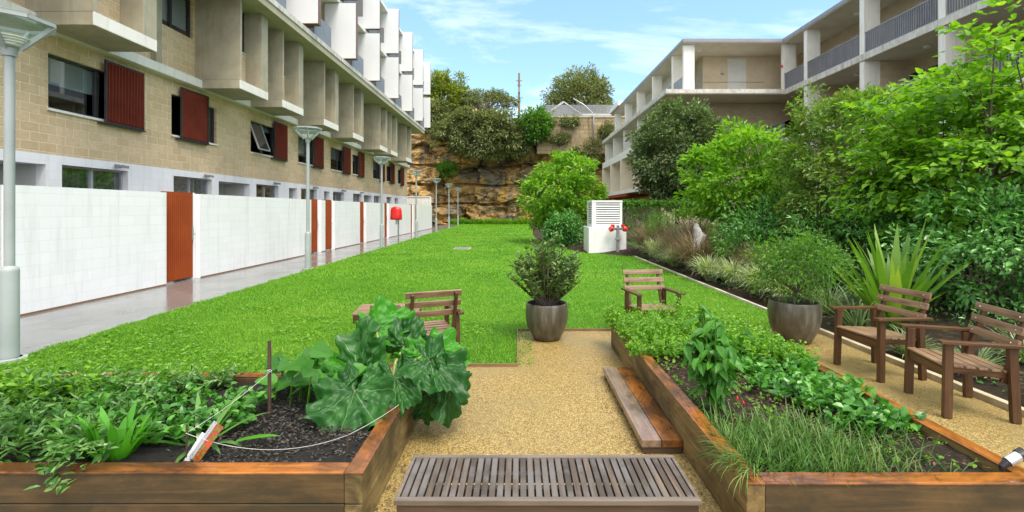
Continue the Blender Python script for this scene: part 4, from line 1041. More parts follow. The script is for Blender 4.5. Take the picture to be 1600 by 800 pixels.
M['lf_reddish'] = leafmat('bronze_tipped_leaf', [(0.049, 0.125, 0.023), (0.117, 0.250, 0.041), (0.217, 0.367, 0.049), (0.283, 0.200, 0.067)], .36, .35)
M['lf_pale'] = leafmat('striped_blade', [(.10, .19, .05), (.28, .38, .15), (.52, .58, .36), (.70, .72, .55)], .5, .3)
M['lf_brown'] = leafmat('purple_brown_blade', [(0.061, 0.054, 0.038), (0.162, 0.121, 0.088), (0.297, 0.216, 0.162), (0.486, 0.405, 0.297)], .6, .3)
M['lf_flax'] = leafmat('flax_blade', [(.06, .16, .02), (.14, .30, .03), (.30, .44, .07)], .35, .35)
M['lf_liri'] = leafmat('lily_turf_blade', [(.05, .12, .03), (.16, .26, .09), (.40, .46, .28)], .4, .3)
M['lf_herb'] = leafmat('herb_leaf', [(.025, .085, .014), (.055, .16, .028), (.11, .26, .05), (.24, .38, .12)], .33, .3)
M['lf_mint'] = leafmat('mint_leaf', [(0.062, 0.175, 0.015), (0.150, 0.350, 0.025), (0.300, 0.550, 0.050)], .45, .45)
M['lf_straw'] = leafmat('strawberry_leaf', [(0.031, 0.125, 0.020), (0.075, 0.250, 0.037), (0.150, 0.400, 0.050)], .28, .3)
M['lf_chive'] = leafmat('chive_blade', [(.022, .08, .012), (.05, .145, .02), (.10, .22, .035), (.22, .27, .10)], .45, .25, .3)
M['lf_grass'] = leafmat('lawn_blade', [(.038, .130, .004), (.084, .25, .006), (.145, .38, .009), (.23, .47, .022), (.36, .42, .085)], .5, .4, nscale=.45, nw=1.0)
M['lf_strap'] = leafmat('strap_leaf', [(0.048, 0.204, 0.014), (0.090, 0.336, 0.022), (0.156, 0.480, 0.036)], .3, .4)

# lawn blades, dense close by and sparser with distance
def in_poly(x, y):
    xr = np.interp(y, ey, ex)
    xl = np.where(y < 3, PX, PX - (y - 3) * (7 + PX) / 54.5 * -1 * -1) if False else PX + (y - 3) * (-7.0 - PX) / 54.5
    ok = (x > xl - .03 + .06 * np.sin(y * 9.0) * np.sin(y * 2.3)) & (x < xr - .02)
    ok &= ~((y < 5.29) & (x > -2.2)) & ~((y < 6.85) & (x > -.03)) & (y > 3.1)
    return ok
gb = MB()
for (ya, yb, dens, hh, ww) in ((3.1, 5.3, 4800, .027, .007), (5.3, 8, 4600, .026, .0075), (8, 12, 2200, .030, .011), (12, 19, 650, .042, .018), (19, 34, 180, .045, .034), (34, 57, 60, .05, .06)):
    area = (yb - ya) * 12.5; k = int(area * dens)
    x = rng.uniform(-7.2, 4.3, k); y = rng.uniform(ya, yb, k)
    ok = in_poly(x, y); x, y = x[ok], y[ok]; k = len(x)
    cl = np.array([mnoise.noise((a * 1.7, b * 1.7, 0)) for a, b in zip(x, y)])
    h = hh * (.65 + .7 * rng.random(k)) * (1 + .5 * cl); az = rng.uniform(0, 6.28, k)
    P = np.stack([x, y, np.full(k, -.004)], 1)
    lean = rng.uniform(.2, 2.2, k)
    S = np.stack([-np.sin(az), np.cos(az), 0 * az], 1) * (ww / 2)
    T = P + np.stack([np.cos(az) * h * lean, np.sin(az) * h * lean, h], 1)
    V = np.stack([P - S, P + S, T], 1).reshape(-1, 3)
    gb.add(V, np.arange(3 * k).reshape(-1, 3))
tag(gb.build('grass', M['lf_grass']), 'short bright green lawn grass', 'grass', kind='stuff')
# broad-leaved weeds and clover mixed into the near left of the lawn
wb = MB(); k = 12000
x = rng.uniform(-5.7, 1.5, k); y = rng.uniform(4.0, 8.5, k)
ok = in_poly(x, y) & (np.array([mnoise.noise((a * .9, b * .9, 4)) for a, b in zip(x, y)]) + .50 - (y - 4) * .12 - np.maximum(0, x + 1.5) * .15 > 0.1)
x, y = x[ok], y[ok]; k = len(x); az = rng.uniform(0, 6.28, k)
D = np.stack([np.cos(az), np.sin(az), rng.uniform(-.1, .5, k)], 1)
leaves(wb, np.stack([x, y, rng.uniform(.015, .05, k)], 1), D, rdir(k, 3), rng.uniform(.03, .06, k), rng.uniform(.018, .034, k), 'diamond')
k = 260; leaves(wb, np.stack([rng.uniform(-.02, .16, k) ** 1.0, rng.uniform(5.3, 6.8, k), rng.uniform(0, .03, k)], 1), rdir(k, .3), rdir(k, 3), .028, .018, 'diamond')
tag(wb.build('clover', M['lf_mint']), 'low broad leaved weeds in the near left part of the lawn', 'weeds', kind='stuff')
# bits of bark and leaf on the mulch and gravel
M['litter'] = leafmat('leaf_litter', [(.04, .025, .014), (.10, .06, .03), (.20, .13, .07)], .8, .1)
lb = MB()
def scatter(x0, x1, y0, y1, z, k, L, fn=None):
    x = rng.uniform(x0, x1, k); y = rng.uniform(y0, y1, k)
    zz = z if np.isscalar(z) else z
    az = rng.uniform(0, 6.28, k); D = np.stack([np.cos(az), np.sin(az), rng.normal(size=k) * .25], 1)
    leaves(lb, np.stack([x, y, np.full(k, zz) + rng.uniform(0, .012, k)], 1), D, rdir(k, 2.5), rng.uniform(.5, 1.3, k) * L, rng.uniform(.5, 1.2, k) * L * .4, 'diamond', .1, .05)
scatter(1.3, 2.6, 2.6, 5.0, .285, 1500, .035)
scatter(.72, .90, 3.2, 5.2, .004, 260, .022); scatter(1.05, 1.16, 2.5, 3.4, .004, 120, .022); scatter(-.8, 1.1, 2.6, 6.7, .003, 260, .018); scatter(2.75, 4.15, 3, 6.7, .003, 120, .02); scatter(-.82, -.72, 2.6, 4.6, .004, 150, .025)
scatter(4.35, 6.0, 3.0, 9.0, .10, 1800, .05); scatter(4.35, 5.0, 9, 18, .06, 900, .06)
tag(lb.build('leaf_litter', M['litter']), 'brown leaf litter and bark bits on soil and gravel', 'litter', kind='stuff')
lb = MB(); scatter(-1.95, -.93, 2.64, 3.95, .268, 4200, .03); scatter(-5, -1.9, 2.64, 3.9, .268, 2500, .03)
M['chips'] = leafmat('dark_mulch_chip', [(.006, .005, .004), (.03, .024, .02), (.09, .075, .065)], .55, .0)
tag(lb.build('bark_mulch', M['chips']), 'dark shredded bark mulch in the left garden bed', 'mulch', kind='stuff')

# ---- trees
tree('round_tree', 'dense dark olive round tree in front of the far balconies', 'tree', (7.9, 24, .2), (7.85, 24, 4.5), (2.25, 2.2, 2.55), 460, 60, .33, .16, .08, 'lf_olive', 11, trunk=.12, inner=.5)
tree('leafy_shrub', 'bright green loose shrub behind the white vent box', 'shrub', (2.5, 25.5, .1), (2.3, 25.5, 2.55), (2.3, 2.2, 2.2), 230, 46, .42, .22, .095, 'lf_bright', 12, flat=.5, trunk=.06, trunks=4, inner=.4, kind='diamond', droop=.3)
tree('leafy_shrub', 'bright light green spreading shrub in front of the balcony end wall', 'shrub', (6.6, 14, .2), (6.55, 14, 2.5), (1.75, 1.6, 1.75), 230, 46, .34, .16, .075, 'lf_bright', 13, flat=.5, trunk=.05, trunks=4, inner=.4, droop=.3)
tree('bronze_shrub', 'fine leaved dark shrub with bronze tips between the light shrub and the broad leaved tree', 'shrub', (7.4, 10.8, .2), (7.5, 10.8, 2.45), (1.6, 1.5, 2.0), 400, 62, .27, .11, .05, 'lf_reddish', 14, trunk=.05, trunks=4, inner=.45, flat=.7)
ex_ = [np.array((6.3 + .12 * i, 7.2, 3.3 + .16 * i)) + np.random.default_rng(i).normal(size=3) * .28 for i in range(14)]
tree('broadleaf_tree', 'tall broad leaved light green tree with layered branches at the right edge', 'tree', (7.9, 8.0, .2), (7.55, 8.0, 2.5), (1.95, 1.7, 1.75), 400, 36, .34, .098, .092, 'lf_bright', 15, kind='lobed', flat=.38, trunk=.07, trunks=3, inner=.35, out_bias=.7, droop=.35, upn=1.4, extra=ex_, limbs=60)
tree('glossy_shrub', 'dark glossy leaved shrub low at the right edge behind the armchairs', 'shrub', (7.0, 6.9, .2), (7.0, 6.9, 1.15), (1.35, 1.1, .95), 170, 50, .25, .085, .042, 'lf_dark', 16, trunk=.04, trunks=5, inner=.4, kind='oval')
tree('glossy_shrub', 'dark filling shrub under the light spreading shrub behind the flax', 'shrub', (6.9, 11.6, .2), (6.6, 12.0, 1.0), (1.8, 1.2, .95), 190, 45, .28, .11, .05, 'lf_dark', 17, trunk=.04, trunks=5, inner=.4)
tree('glossy_shrub', 'dark shrub below the bronze tipped shrub right of the potted tree', 'shrub', (6.6, 8.9, .2), (6.7, 9.2, 1.05), (1.3, 1.0, 1.0), 160, 45, .25, .09, .042, 'lf_dark', 27, trunk=.04, trunks=5, inner=.4)
tree('small_shrub', 'low pale green shrub beside the standing stone', 'shrub', (5.5, 11.6, .1), (5.5, 11.6, .65), (.75, .6, .5), 60, 40, .16, .09, .035, 'lf_mid', 18, trunk=.02, trunks=4, inner=.3)
tree('small_shrub', 'low bright shrub with orange tips beside the striped grasses', 'shrub', (5.35, 9.4, .1), (5.35, 9.6, .52), (.5, .6, .42), 50, 40, .14, .07, .022, 'lf_reddish', 19, trunk=.02, trunks=4, inner=.3)
tree('leafy_shrub', 'dark leafy shrub at the foot of the bright shrub, left of the vent box', 'shrub', (2.0, 22.5, .1), (2.1, 22.6, .85), (1.0, .8, .8), 80, 45, .25, .16, .06, 'lf_dark', 20, trunk=.03, trunks=4, inner=.35)
hd = MB(); k = 5200; P = np.stack([rng.uniform(4.6, 9.5, k), rng.uniform(21.5, 23, k), rng.uniform(.3, 2.05, k)], 1)
edge = rng.random(k) < .6; P[edge, 2] = 2.0 + rng.normal(size=edge.sum()) * .07
e2 = rng.random(k) < .4; P[e2, 1] = 21.5 + rng.normal(size=e2.sum()) * .07
leaves(hd, P, rdir(k, .3), rdir(k, 1.5), .13, .07, 'diamond')
ht = thing('clipped_hedge', 'clipped dark green hedge to the right of the vent box', 'hedge', (7, 22.2, 0))
hd.build('foliage', M['lf_mid'], ht); q = MB()
for x in np.arange(4.8, 9.5, .5): q.tube([(x, 22.2, 0), (x + .1, 22.2, 1.0), (x, 22.2, 1.8)], [.03, .025, .01], 6)
q.build('stems', M['bark'], ht)
for (px_, Y, w_, h_, mt, lab, sd) in ((1010, 17.5, .9, 1.5, 'lf_mid', 'wispy green shrub right of the hydrant', 31), ):
    p0 = at(px_, 0, Y); tree('small_shrub', lab, 'shrub', (p0[0] + .6, Y, .1), (p0[0] + .6, Y, .9), (.6, .6, .8), 50, 40, .2, .10, .03, mt, sd, trunk=.02, trunks=4, inner=.3)
# cliff-top trees
tree('cliff_tree', 'tall yellow green tree on the cliff just behind the end of the terrace', 'tree', (-10.2, 62.5, 12.6), (-9.7, 63, 15.7), (3.0, 2.6, 4.2), 230, 55, .75, .42, .17, 'lf_yellow', 21, trunk=.22, inner=.4, bark='bark')
tree('cliff_tree', 'dark tree with dense crown behind the terrace roof end', 'tree', (-11.5, 60.6, 10.5), (-11.0, 60.8, 13.6), (2.4, 2.0, 1.9), 120, 50, .7, .38, .16, 'lf_grey', 22, trunk=.2, inner=.4)
tree('spreading_tree', 'flat topped spreading tree with bare limbs in the middle of the cliff top', 'tree', (-4.2, 62, 12.4), (-4.0, 62, 15.3), (3.7, 2.4, 1.9), 150, 34, .6, .30, .12, 'lf_grey', 23, flat=.35, trunk=.2, inner=.55, bark='bark_pale', limbs=70, floor=-.1)
tree('overhanging_tree', 'dark tree overhanging the cliff face with its pale trunk showing below', 'tree', (-3.9, 58.4, 8.0), (-4.0, 58.2, 11.0), (5.6, 2.2, 3.0), 400, 50, .75, .36, .15, 'lf_grey', 24, flat=.6, trunk=.20, inner=.35, bark='bark_pale', limbs=40)
tree('overhanging_tree', 'greener bush on the cliff rim in front of the sandstone wall', 'tree', (1.9, 58.4, 9.6), (1.7, 58.3, 12.0), (2.2, 1.8, 2.1), 130, 50, .6, .34, .14, 'lf_mid', 25, trunk=.15, inner=.4)
tree('overhanging_tree', 'added thin dark scrub hanging over the shadowed rock on the left of the cliff', 'tree', (-9.6, 59.6, 10.0), (-9.4, 59.2, 11.6), (1.6, 1.0, 1.2), 55, 40, .5, .30, .12, 'lf_grey', 28, trunk=.10, inner=.35, flat=.6)  # scrub added to darken rock that lies in shadow here
tree('conical_tree', 'large dense grey green tree standing above the house on the right', 'tree', (9.3, 74, 12.6), (9.2, 74, 17.8), (5.0, 4.2, 5.6), 420, 55, .85, .42, .18, 'lf_grey', 26, trunk=.35, inner=.45)
# scrub on ledges of the cliff face
for i, (px_, py_, sx, sz, lab) in enumerate(((700, 262, 1.3, 1.0, 'green scrub tuft on the cliff ledge below the dark hanging scrub'), (812, 232, 1.6, 1.1, 'scrub clinging to the cliff right of the pale hanging trunk'), (925, 235, 2.6, 1.4, 'trailing scrub below the sandstone wall on the right'),
        (680, 205, 1.5, 1.0, 'dry scrub high on the left cliff face'), (870, 218, 1.5, .8, 'low scrub at the foot of the stained sandstone wall'), (890, 190, 1.5, .5, 'creeper spilling over the top of the stained sandstone wall'), (948, 205, 1.2, 1.2, 'creeper on the stained sandstone wall next to the balconies'))):
    p0 = at(px_, py_, 58.6)
    tree('cliff_shrub', lab, 'shrub', (p0[0], 59.3, p0[2] - sz), tuple(p0), (sx, .9, sz), 40, 45, .5, .28, .10, 'lf_grey' if i != 0 else 'lf_mid', 40 + i, trunk=.06, trunks=2, inner=.2, flat=.7, limbs=16)
cg = MB(); k = 3600; P = np.stack([rng.uniform(-8.5, 1.5, k), rng.uniform(57.6, 59.4, k), np.full(k, -.02)], 1)
hmod = np.array([.6 + .6 * abs(mnoise.noise((a * .8, 0, 3))) for a in P[:, 0]])
blades(cg, P, rng.uniform(0, 6.28, k), rng.uniform(.5, 1.3, k) * hmod, .07, rng.uniform(.9, 1.5, k), rng.uniform(.2, 1.6, k), 3)
tag(cg.build('long_grass', M['lf_grass']), 'strip of long grass along the foot of the cliff', 'grass', kind='stuff')

# ---- strappy clumps along the border
def clump(name, label, cat, x, y, k, L, W, mat, elev=(.7, 1.4), droop=(.8, 2.4), r=.12, group=None, segs=5, fold=0.0, z=None):
    rng = np.random.default_rng(int(x * 131 + y * 977))
    t = MB(); z = soil_z(x, y) if z is None else z
    a = rng.uniform(0, 6.28, k); rr = r * np.sqrt(rng.random(k))
    P = np.stack([x + rr * np.cos(a), y + rr * np.sin(a), np.full(k, z - .02)], 1)
    blades(t, P, a + rng.normal(size=k) * .5, L * rng.uniform(.55, 1.1, k), W * rng.uniform(.7, 1.2, k), rng.uniform(*elev, k), rng.uniform(*droop, k), segs, fold=fold)
    return tag(t.build(name, M[mat]), label, cat, group)
pale = [(4.75, 16.6, .8, 'first pale striped grass clump beyond the hydrant'), (4.65, 14.2, .7, 'small pale grass clump between brown fountain grasses'), (4.62, 11.55, .72, 'bright striped grass clump in front of the standing stone'),
        (4.72, 10.5, .68, 'striped grass clump beside the low orange tipped shrub'), (4.75, 9.35, .72, 'large striped grass clump at the bend before the potted shrub'), (4.8, 8.5, .66, 'striped grass clump nearest the far potted shrub'), (4.7, 15.4, .66, 'dull striped clump under the tall brown grass')]
for x, y, L, lab in pale: clump('striped_grass', lab, 'grass clump', x, y, 560, L * 1.08, .020, 'lf_pale', group='pale striped grasses along the lawn edge', r=.13, elev=(.75, 1.53), droop=(.9, 2.5))
brown = [(5.0, 17.8, 1.15, 'tall brown fountain grass right beside the vent box'), (5.1, 14.9, 1.1, 'brown fountain grass mound in the middle of the border'), (4.9, 13.0, 1.05, 'purple brown fountain grass in front of the pale stone'), (5.5, 12.4, .95, 'brown grass mound behind the bright striped clump'), (5.9, 16.0, 1.2, 'brown grass at the back of the border near the hedge'), (5.45, 10.7, .8, 'low brown grass behind the orange tipped shrub')]
for x, y, L, lab in brown: clump('fountain_grass', lab, 'grass clump', x, y, 1100, L * 1.3, .014, 'lf_brown', group='brown fountain grasses in the border', r=.3, elev=(.7, 1.5), droop=(.7, 2.1))
clump('flax_plant', 'large spiky light green flax plant behind the armchairs', 'plant', 5.12, 6.55, 66, 1.42, .10, 'lf_flax', elev=(.8, 1.54), droop=(.05, .45), r=.10, segs=6, fold=.18)
clump('flax_plant', 'smaller light green flax plant further back beside the light shrub', 'plant', 5.85, 11.0, 42, 1.1, .06, 'lf_flax', elev=(.7, 1.5), droop=(.1, .7), r=.10, segs=6, fold=.18)
clump('flax_plant', 'low arching flax leaves spilling beside the potted shrub', 'plant', 4.75, 6.7, 60, .95, .022, 'lf_liri', elev=(.4, 1.1), droop=(.9, 2.0), r=.10)
lir = [(4.62, 4.9, .42, 'lily turf clump between the two armchairs'), (4.7, 4.05, .42, 'lily turf clump behind the nearest armchair'), (4.55, 5.6, .40, 'lily turf clump behind the flax side armchair'), (4.9, 3.3, .42, 'lily turf clump at the right frame edge beside the red flower'), (5.3, 5.0, .5, 'lily turf clump further back in the shade'), (5.3, 4.2, .5, 'lily turf clump under the glossy shrub'), (5.6, 7.6, .6, 'lily turf clump behind the flax plant'), (4.9, 7.6, .7, 'lily turf clump beside the far potted shrub')]
for x, y, L, lab in lir: clump('lily_turf', lab, 'grass clump', x, y, 170, L, .013, 'lf_liri', group='striped lily turf behind the armchairs', r=.07, elev=(.5, 1.4), droop=(.8, 2.0))
rf = thing('red_flower', 'small red flower on a stem beside the nearest armchair', 'flower', (4.10, 3.62, 0))
q = MB(); q.tube([(0.12, .0, 0), (.1, 0, .12), (.08, 0, .24)], .004, 6); q.build('stem', M['lf_mid'], rf, local=True)
q = MB(); k = 12; a = np.arange(k) * 6.28 / k * 1.6; leaves(q, np.tile(np.array((.08, 0, .24)), (k, 1)), np.stack([np.cos(a), np.sin(a), rng.uniform(.1, .9, k)], 1), rdir(k, 3), .055, .04, 'oval'); q.build('petals', M['red'], rf, local=True)
# ground cover between shrubs, dark and low
gc = MB(); k = 16000; x = rng.uniform(4.5, 10, k); y = rng.uniform(3, 21, k); z = np.array([soil_z(a, b) for a, b in zip(x, y)]) + rng.random(k) ** 2 * np.clip((x - 4.6) * .35, .04, .55)
nz_ = np.array([mnoise.noise((a * .9, b * .9, 7)) for a, b in zip(x, y)]) > -.05
leaves(gc, np.stack([x, y, z], 1)[nz_], rdir(nz_.sum(), .4), rdir(nz_.sum(), 2), .075, .035, 'diamond')
tag(gc.build('ground_cover', M['lf_dark']), 'low dark ground cover under the garden shrubs', 'ground cover', kind='stuff')

# ---- potted shrubs: whorled upright shoots
def potted(label, x, y, z, Hh, r, nshoot, per, L, W, mat, seed, spread=.5):
    t = thing('potted_shrub', label, 'shrub', (x, y, z)); r_ = np.random.default_rng(seed); lf = MB(); stm = MB()
    for i in range(nshoot):
        az = r_.uniform(0, 6.28); sp = spread * math.sqrt(r_.random()); hh = Hh * (1 - .45 * (sp / spread) ** 2) * r_.uniform(.62, 1.02)
        b = np.array((x + .05 * math.cos(az), y + .05 * math.sin(az), z)); e = np.array((x + r * sp / spread * math.cos(az), y + r * sp / spread * math.sin(az), z + hh))
        m1 = b + (e - b) * .5 + np.array((math.cos(az), math.sin(az), 0)) * .06 * r_.normal()
        stm.tube([b, m1, e], [.011, .008, .003], 5)
        tt = r_.uniform(.22, 1.0, per); P = np.where(tt[:, None] < .5, b + (m1 - b) * (tt[:, None] * 2), m1 + (e - m1) * (tt[:, None] * 2 - 1))
        a2 = r_.uniform(0, 6.28, per); D = np.stack([np.cos(a2), np.sin(a2), r_.uniform(.25, 1.1, per)], 1)
        leaves(lf, P, D, unit(r_.normal(size=(per, 3)) * .3 + np.array((0, 0, 1.))), L * r_.uniform(.6, 1.15, per), W * r_.uniform(.7, 1.1, per), 'oval')
    lf.build('foliage', M[mat], t); stm.build('stems', M['bark'], t)
potted('dark leaved upright shrub growing in the pot at the lawn corner', .37, 6.42, .43, 1.0, .52, 105, 38, .085, .036, 'lf_potdark', 51)
tree('potted_tree', 'loose grey green small leaved shrub growing in the pot beside the armchairs', 'shrub', (3.61, 6.30, .46), (3.66, 6.30, 1.02), (.62, .5, .48), 130, 38, .13, .05, .018, 'lf_mid', 52, trunk=.016, trunks=1, inner=.25, limbs=40)

# ---- garden beds
def herb_mass(name, label, x0, x1, y0, y1, z, hmax, k, L, W, mat, kind='oval', per=9, seed=60, mask=None, edge=.1):
    """many short leafy stems standing close together"""
    r_ = np.random.default_rng(seed); lf = MB(); x = r_.uniform(x0, x1, k); y = r_.uniform(y0, y1, k)
    hm = np.array([.65 + .55 * mnoise.noise((a * 2.6, b * 2.6, seed)) for a, b in zip(x, y)])
    ok = hm > .2
    if mask is not None: ok &= mask(x, y)
    x, y, hm = x[ok], y[ok], hm[ok]; k = len(x)
    h = hmax * hm * r_.uniform(.6, 1.1, k) * np.where((y > 3.72) & (x < 0), .55, 1.0); lean = r_.normal(size=(k, 2)) * .25
    t = np.tile(np.linspace(.25, 1, per), k); X = np.repeat(x, per) + np.repeat(lean[:, 0] * h, per) * t; Yy = np.repeat(y, per) + np.repeat(lean[:, 1] * h, per) * t; Z = z + np.repeat(h, per) * t
    a = r_.uniform(0, 6.28, k * per); D = np.stack([np.cos(a), np.sin(a), r_.uniform(-.4, 1.3, k * per)], 1)
    s_ = (1.15 - .5 * t) * r_.uniform(.7, 1.2, k * per)
    leaves(lf, np.stack([X, Yy, Z], 1), D, unit(r_.normal(size=(k * per, 3)) * .6 + np.array((0, 0, 1.))), L * s_, W * s_, kind)
    return tag(lf.build(name, M[mat]), label, 'herbs', kind='stuff')
rearclear = lambda x, y: ((x < -2.75) | (y < 3.55)) & ((x < -1.95 - .25 * np.sin(y * 5)))
herb_mass('herb_foliage', 'lance leaved grey green herbs filling the left half of the left garden bed', -5.4, -2.35, 2.66, 4.0, .25, .36, 620, .105, .028, 'lf_herb', per=13, seed=61, mask=lambda x, y: x < -2.3 - .3 * np.sin(y * 4))
herb_mass('parsley_foliage', 'mixed broad leaved herbs in the middle of the left garden bed', -3.0, -1.85, 2.9, 3.9, .25, .30, 210, .085, .062, 'lf_straw', per=8, seed=67, mask=rearclear)
herb_mass('nettle_foliage', 'paler toothed herbs at the back of the left garden bed', -4.9, -2.7, 3.4, 4.0, .26, .34, 260, .085, .05, 'lf_mint', per=9, seed=62)
herb_mass('mint_foliage', 'dense light green mint spilling over the far end of the right bed', 1.10, 2.35, 4.55, 6.1, .27, .37, 900, .052, .032, 'lf_mint', per=11, seed=63)
herb_mass('mint_foliage', 'light green herbs along the far right side of the right bed', 2.2, 2.75, 4.4, 6.1, .27, .26, 420, .052, .034, 'lf_mint', per=8, seed=66)
herb_mass('seedling_weeds', 'small green seedlings and weeds on the bare soil of the right bed', 1.28, 2.6, 2.7, 4.6, .262, .07, 260, .035, .022, 'lf_mint', per=5, seed=71)
herb_mass('strawberry_foliage', 'dark glossy strawberry leaves covering the middle of the right bed', 1.7, 2.66, 3.1, 5.2, .265, .17, 520, .085, .068, 'lf_straw', per=5, seed=64, mask=lambda x, y: (x - 1.75 + .25 * np.sin(x * 7 + y * 3.1) * np.cos(y * 5.3)) > (4.4 - y) * .42 - .1)
cm = MB(); k = 1900; x = rng.normal(1.62, .32, k).clip(1.27, 2.35); y = rng.normal(2.85, .2, k).clip(2.58, 3.4)
blades(cm, np.stack([x, y, np.full(k, .25)], 1), rng.uniform(0, 6.28, k), rng.uniform(.10, .24, k), .005, rng.uniform(.55, 1.5, k), rng.uniform(.2, 1.9, k), 5)
k = 90; blades(cm, np.stack([rng.uniform(1.2, 1.3, k), rng.uniform(2.5, 2.75, k), np.full(k, .30)], 1), rng.uniform(2.6, 4.4, k), rng.uniform(.15, .34, k), .005, rng.uniform(.5, 1.0, k), rng.uniform(1.5, 2.6, k), 6)
tag(cm.build('chive_clump', M['lf_chive']), 'clump of grassy chives at the front of the right bed', 'herbs')
sp3 = MB(); k = 46; a = rng.uniform(0, 6.28, k); x0_, y0_ = -2.36, 2.80
blades(sp3, np.stack([x0_ + .07 * np.cos(a), y0_ + .05 * np.sin(a), np.full(k, .24)], 1), a, rng.uniform(.2, .36, k), .05, rng.uniform(.9, 1.5, k), rng.uniform(.2, 1.1, k), 6, fold=.12)
tag(sp3.build('strappy_plant', M['lf_strap']), 'rosette of broad upright bright green leaves at the front of the left bed', 'plant')
sp4 = MB(); k = 16; a = rng.uniform(0, 6.28, k)
blades(sp4, np.stack([-2.0 + .05 * np.cos(a), 3.0 + .05 * np.sin(a), np.full(k, .25)], 1), a, rng.uniform(.28, .40, k), .034, rng.uniform(.25, .85, k), rng.uniform(.5, 1.5, k), 6, fold=.1)
tag(sp4.build('strappy_plant', M['lf_herb']), 'sprawling long leaved plant beside the seed packet', 'plant')
for (hx, lab) in ((-2.46, 'leafy herb sprig hanging over the front board of the left bed'),):
    sg = MB(); sg.tube([(hx, 2.74, .30), (hx + .02, 2.62, .44), (hx + .05, 2.48, .36)], .004, 5); k = 150; t_ = rng.random(k); a = rng.uniform(0, 6.28, k)
    P = np.stack([hx + rng.normal(size=k) * .06 + .05 * t_, 2.74 - .26 * t_, .36 + .10 * np.sin(t_ * 3.0) - .09 * t_ ** 2], 1)
    leaves(sg, P, np.stack([np.cos(a), np.sin(a) - .4, rng.uniform(-.5, .5, k)], 1), unit(rng.normal(size=(k, 3)) * .5 + np.array((0, -.2, 1.))), rng.uniform(.04, .075, k), .022, 'oval')
    tag(sg.build('herb_sprig', M['lf_herb']), lab, 'herb')
fl = MB(); p0 = at(395, 681, 2.95); blades(fl, np.array([[p0[0] - .10, 2.95, .30]]), np.array([.1]), np.array([.26]), .05, .15, .3, 6, fold=.1)
tag(fl.build('fallen_leaf', M['lf_strap']), 'single long bright leaf lying over the mulch', 'leaf')
# pepper plant
pt = thing('pepper_plant', 'tall leafy pepper plant with drooping oval leaves in the right bed', 'plant', (1.42, 3.46, .26))
stm = MB(); lf = MB(); tops = []
for i in range(18):
    az = rng.uniform(0, 6.28); e = np.array((1.42, 3.46, .26)) + np.array((math.cos(az) * rng.uniform(.05, .30), math.sin(az) * rng.uniform(.05, .26), rng.uniform(.36, .80)))
    b = np.array((1.42, 3.46, .25)); m1 = b + (e - b) * .45 + np.array((0, 0, .08)); stm.tube([b, m1, e], [.009, .006, .003], 6)
    k = 15; tt = rng.uniform(.25, 1, k); P = np.where(tt[:, None] < .5, b + (m1 - b) * tt[:, None] * 2, m1 + (e - m1) * (tt[:, None] * 2 - 1))
    a = rng.uniform(0, 6.28, k); leaves(lf, P, np.stack([np.cos(a), np.sin(a), rng.uniform(-.9, .25, k)], 1), unit(rng.normal(size=(k, 3)) * .25 + np.array((0, 0, 1.))), rng.uniform(.09, .165, k), rng.uniform(.045, .075, k), 'oval', curl=.3)
stm.build('stems', M['lf_mid'], pt); lf.build('leaves', M['lf_pepper'], pt)
q = MB(); 
for (x, y, z) in ((1.50, 3.3, .42), (1.56, 3.34, .37)): q.tube([(x, y, z + .02), (x + .003, y, z), (x + .008, y, z - .02)], [.005, .007, .002], 8)
q.build('pepper_fruit', M['red'], pt, smooth=True)

# squash-like vine behind the mulch
vn = MB(); vs = MB(); k = 34; vx = rng.uniform(-1.95, -1.1, k); vy = rng.uniform(3.45, 3.98, k)
a = rng.uniform(0, 6.28, k); zt = rng.uniform(.36, .62, k)
for i in range(k): vs.tube([(vx[i] - .05, vy[i] + .04, .25), (vx[i] - .02, vy[i], zt[i] * .7), (vx[i], vy[i], zt[i])], .006, 5)
leaves(vn, np.stack([vx, vy, zt], 1), np.stack([np.cos(a), np.sin(a) - .5, rng.uniform(-.5, .2, k)], 1), unit(rng.normal(size=(k, 3)) * .3 + np.array((0, -.3, 1.))), rng.uniform(.12, .22, k), rng.uniform(.10, .17, k), 'lobed')
vt = thing('squash_vine', 'low vine with rounded leaves behind the black mulch, left of the rhubarb', 'plant', (-1.5, 3.7, .25))
vn.build('leaves', M['lf_pepper'], vt); vs.build('stems', M['lf_mid'], vt)

# ---- giant rhubarb: each leaf a ruffled, veined sheet
m, nt, out = new_mat('rhubarb_leaf'); n = N(nt)
u = n('ShaderNodeUVMap').outputs[0]; s_ = n('ShaderNodeSeparateXYZ', {0: u})       # u = angle, v = distance from the stalk
vr = n.math('ABSOLUTE', n.math('SUBTRACT', n.math('FRACT', n.math('MULTIPLY', s_.outputs[0], 7.0)), .5))
vein = n.math('MULTIPLY', n.math('LESS_THAN', n.math('MULTIPLY', vr, n.math('ADD', s_.outputs[1], .06)), n.math('MULTIPLY_ADD', s_.outputs[1], -.013)), .6)
for nd in nt.nodes:
    if nd.type == 'MATH' and nd.operation == 'MULTIPLY_ADD': nd.inputs[2].default_value = .016
sv = n.math('ABSOLUTE', n.math('SINE', n.math('ADD', n.math('MULTIPLY', s_.outputs[1], 26.0), n.math('MULTIPLY', vr, 16.0))))
isl = n('ShaderNodeNewGeometry'); oi = n('ShaderNodeObjectInfo')
base_ = n.ramp(n.noise(isl.outputs['Position'], 5, 5), [(.3, (.010, .062, .013)), (.7, (.036, .140, .026))])
brt = n.ramp(n.noise(isl.outputs['Position'], 5, 5), [(.3, (.035, .20, .012)), (.7, (.07, .30, .02))])
at_ = n('ShaderNodeAttribute', attribute_name='bright_mix').outputs['Fac']  # per-leaf mix towards the brighter green
c = n.mixc(at_, base_, brt)
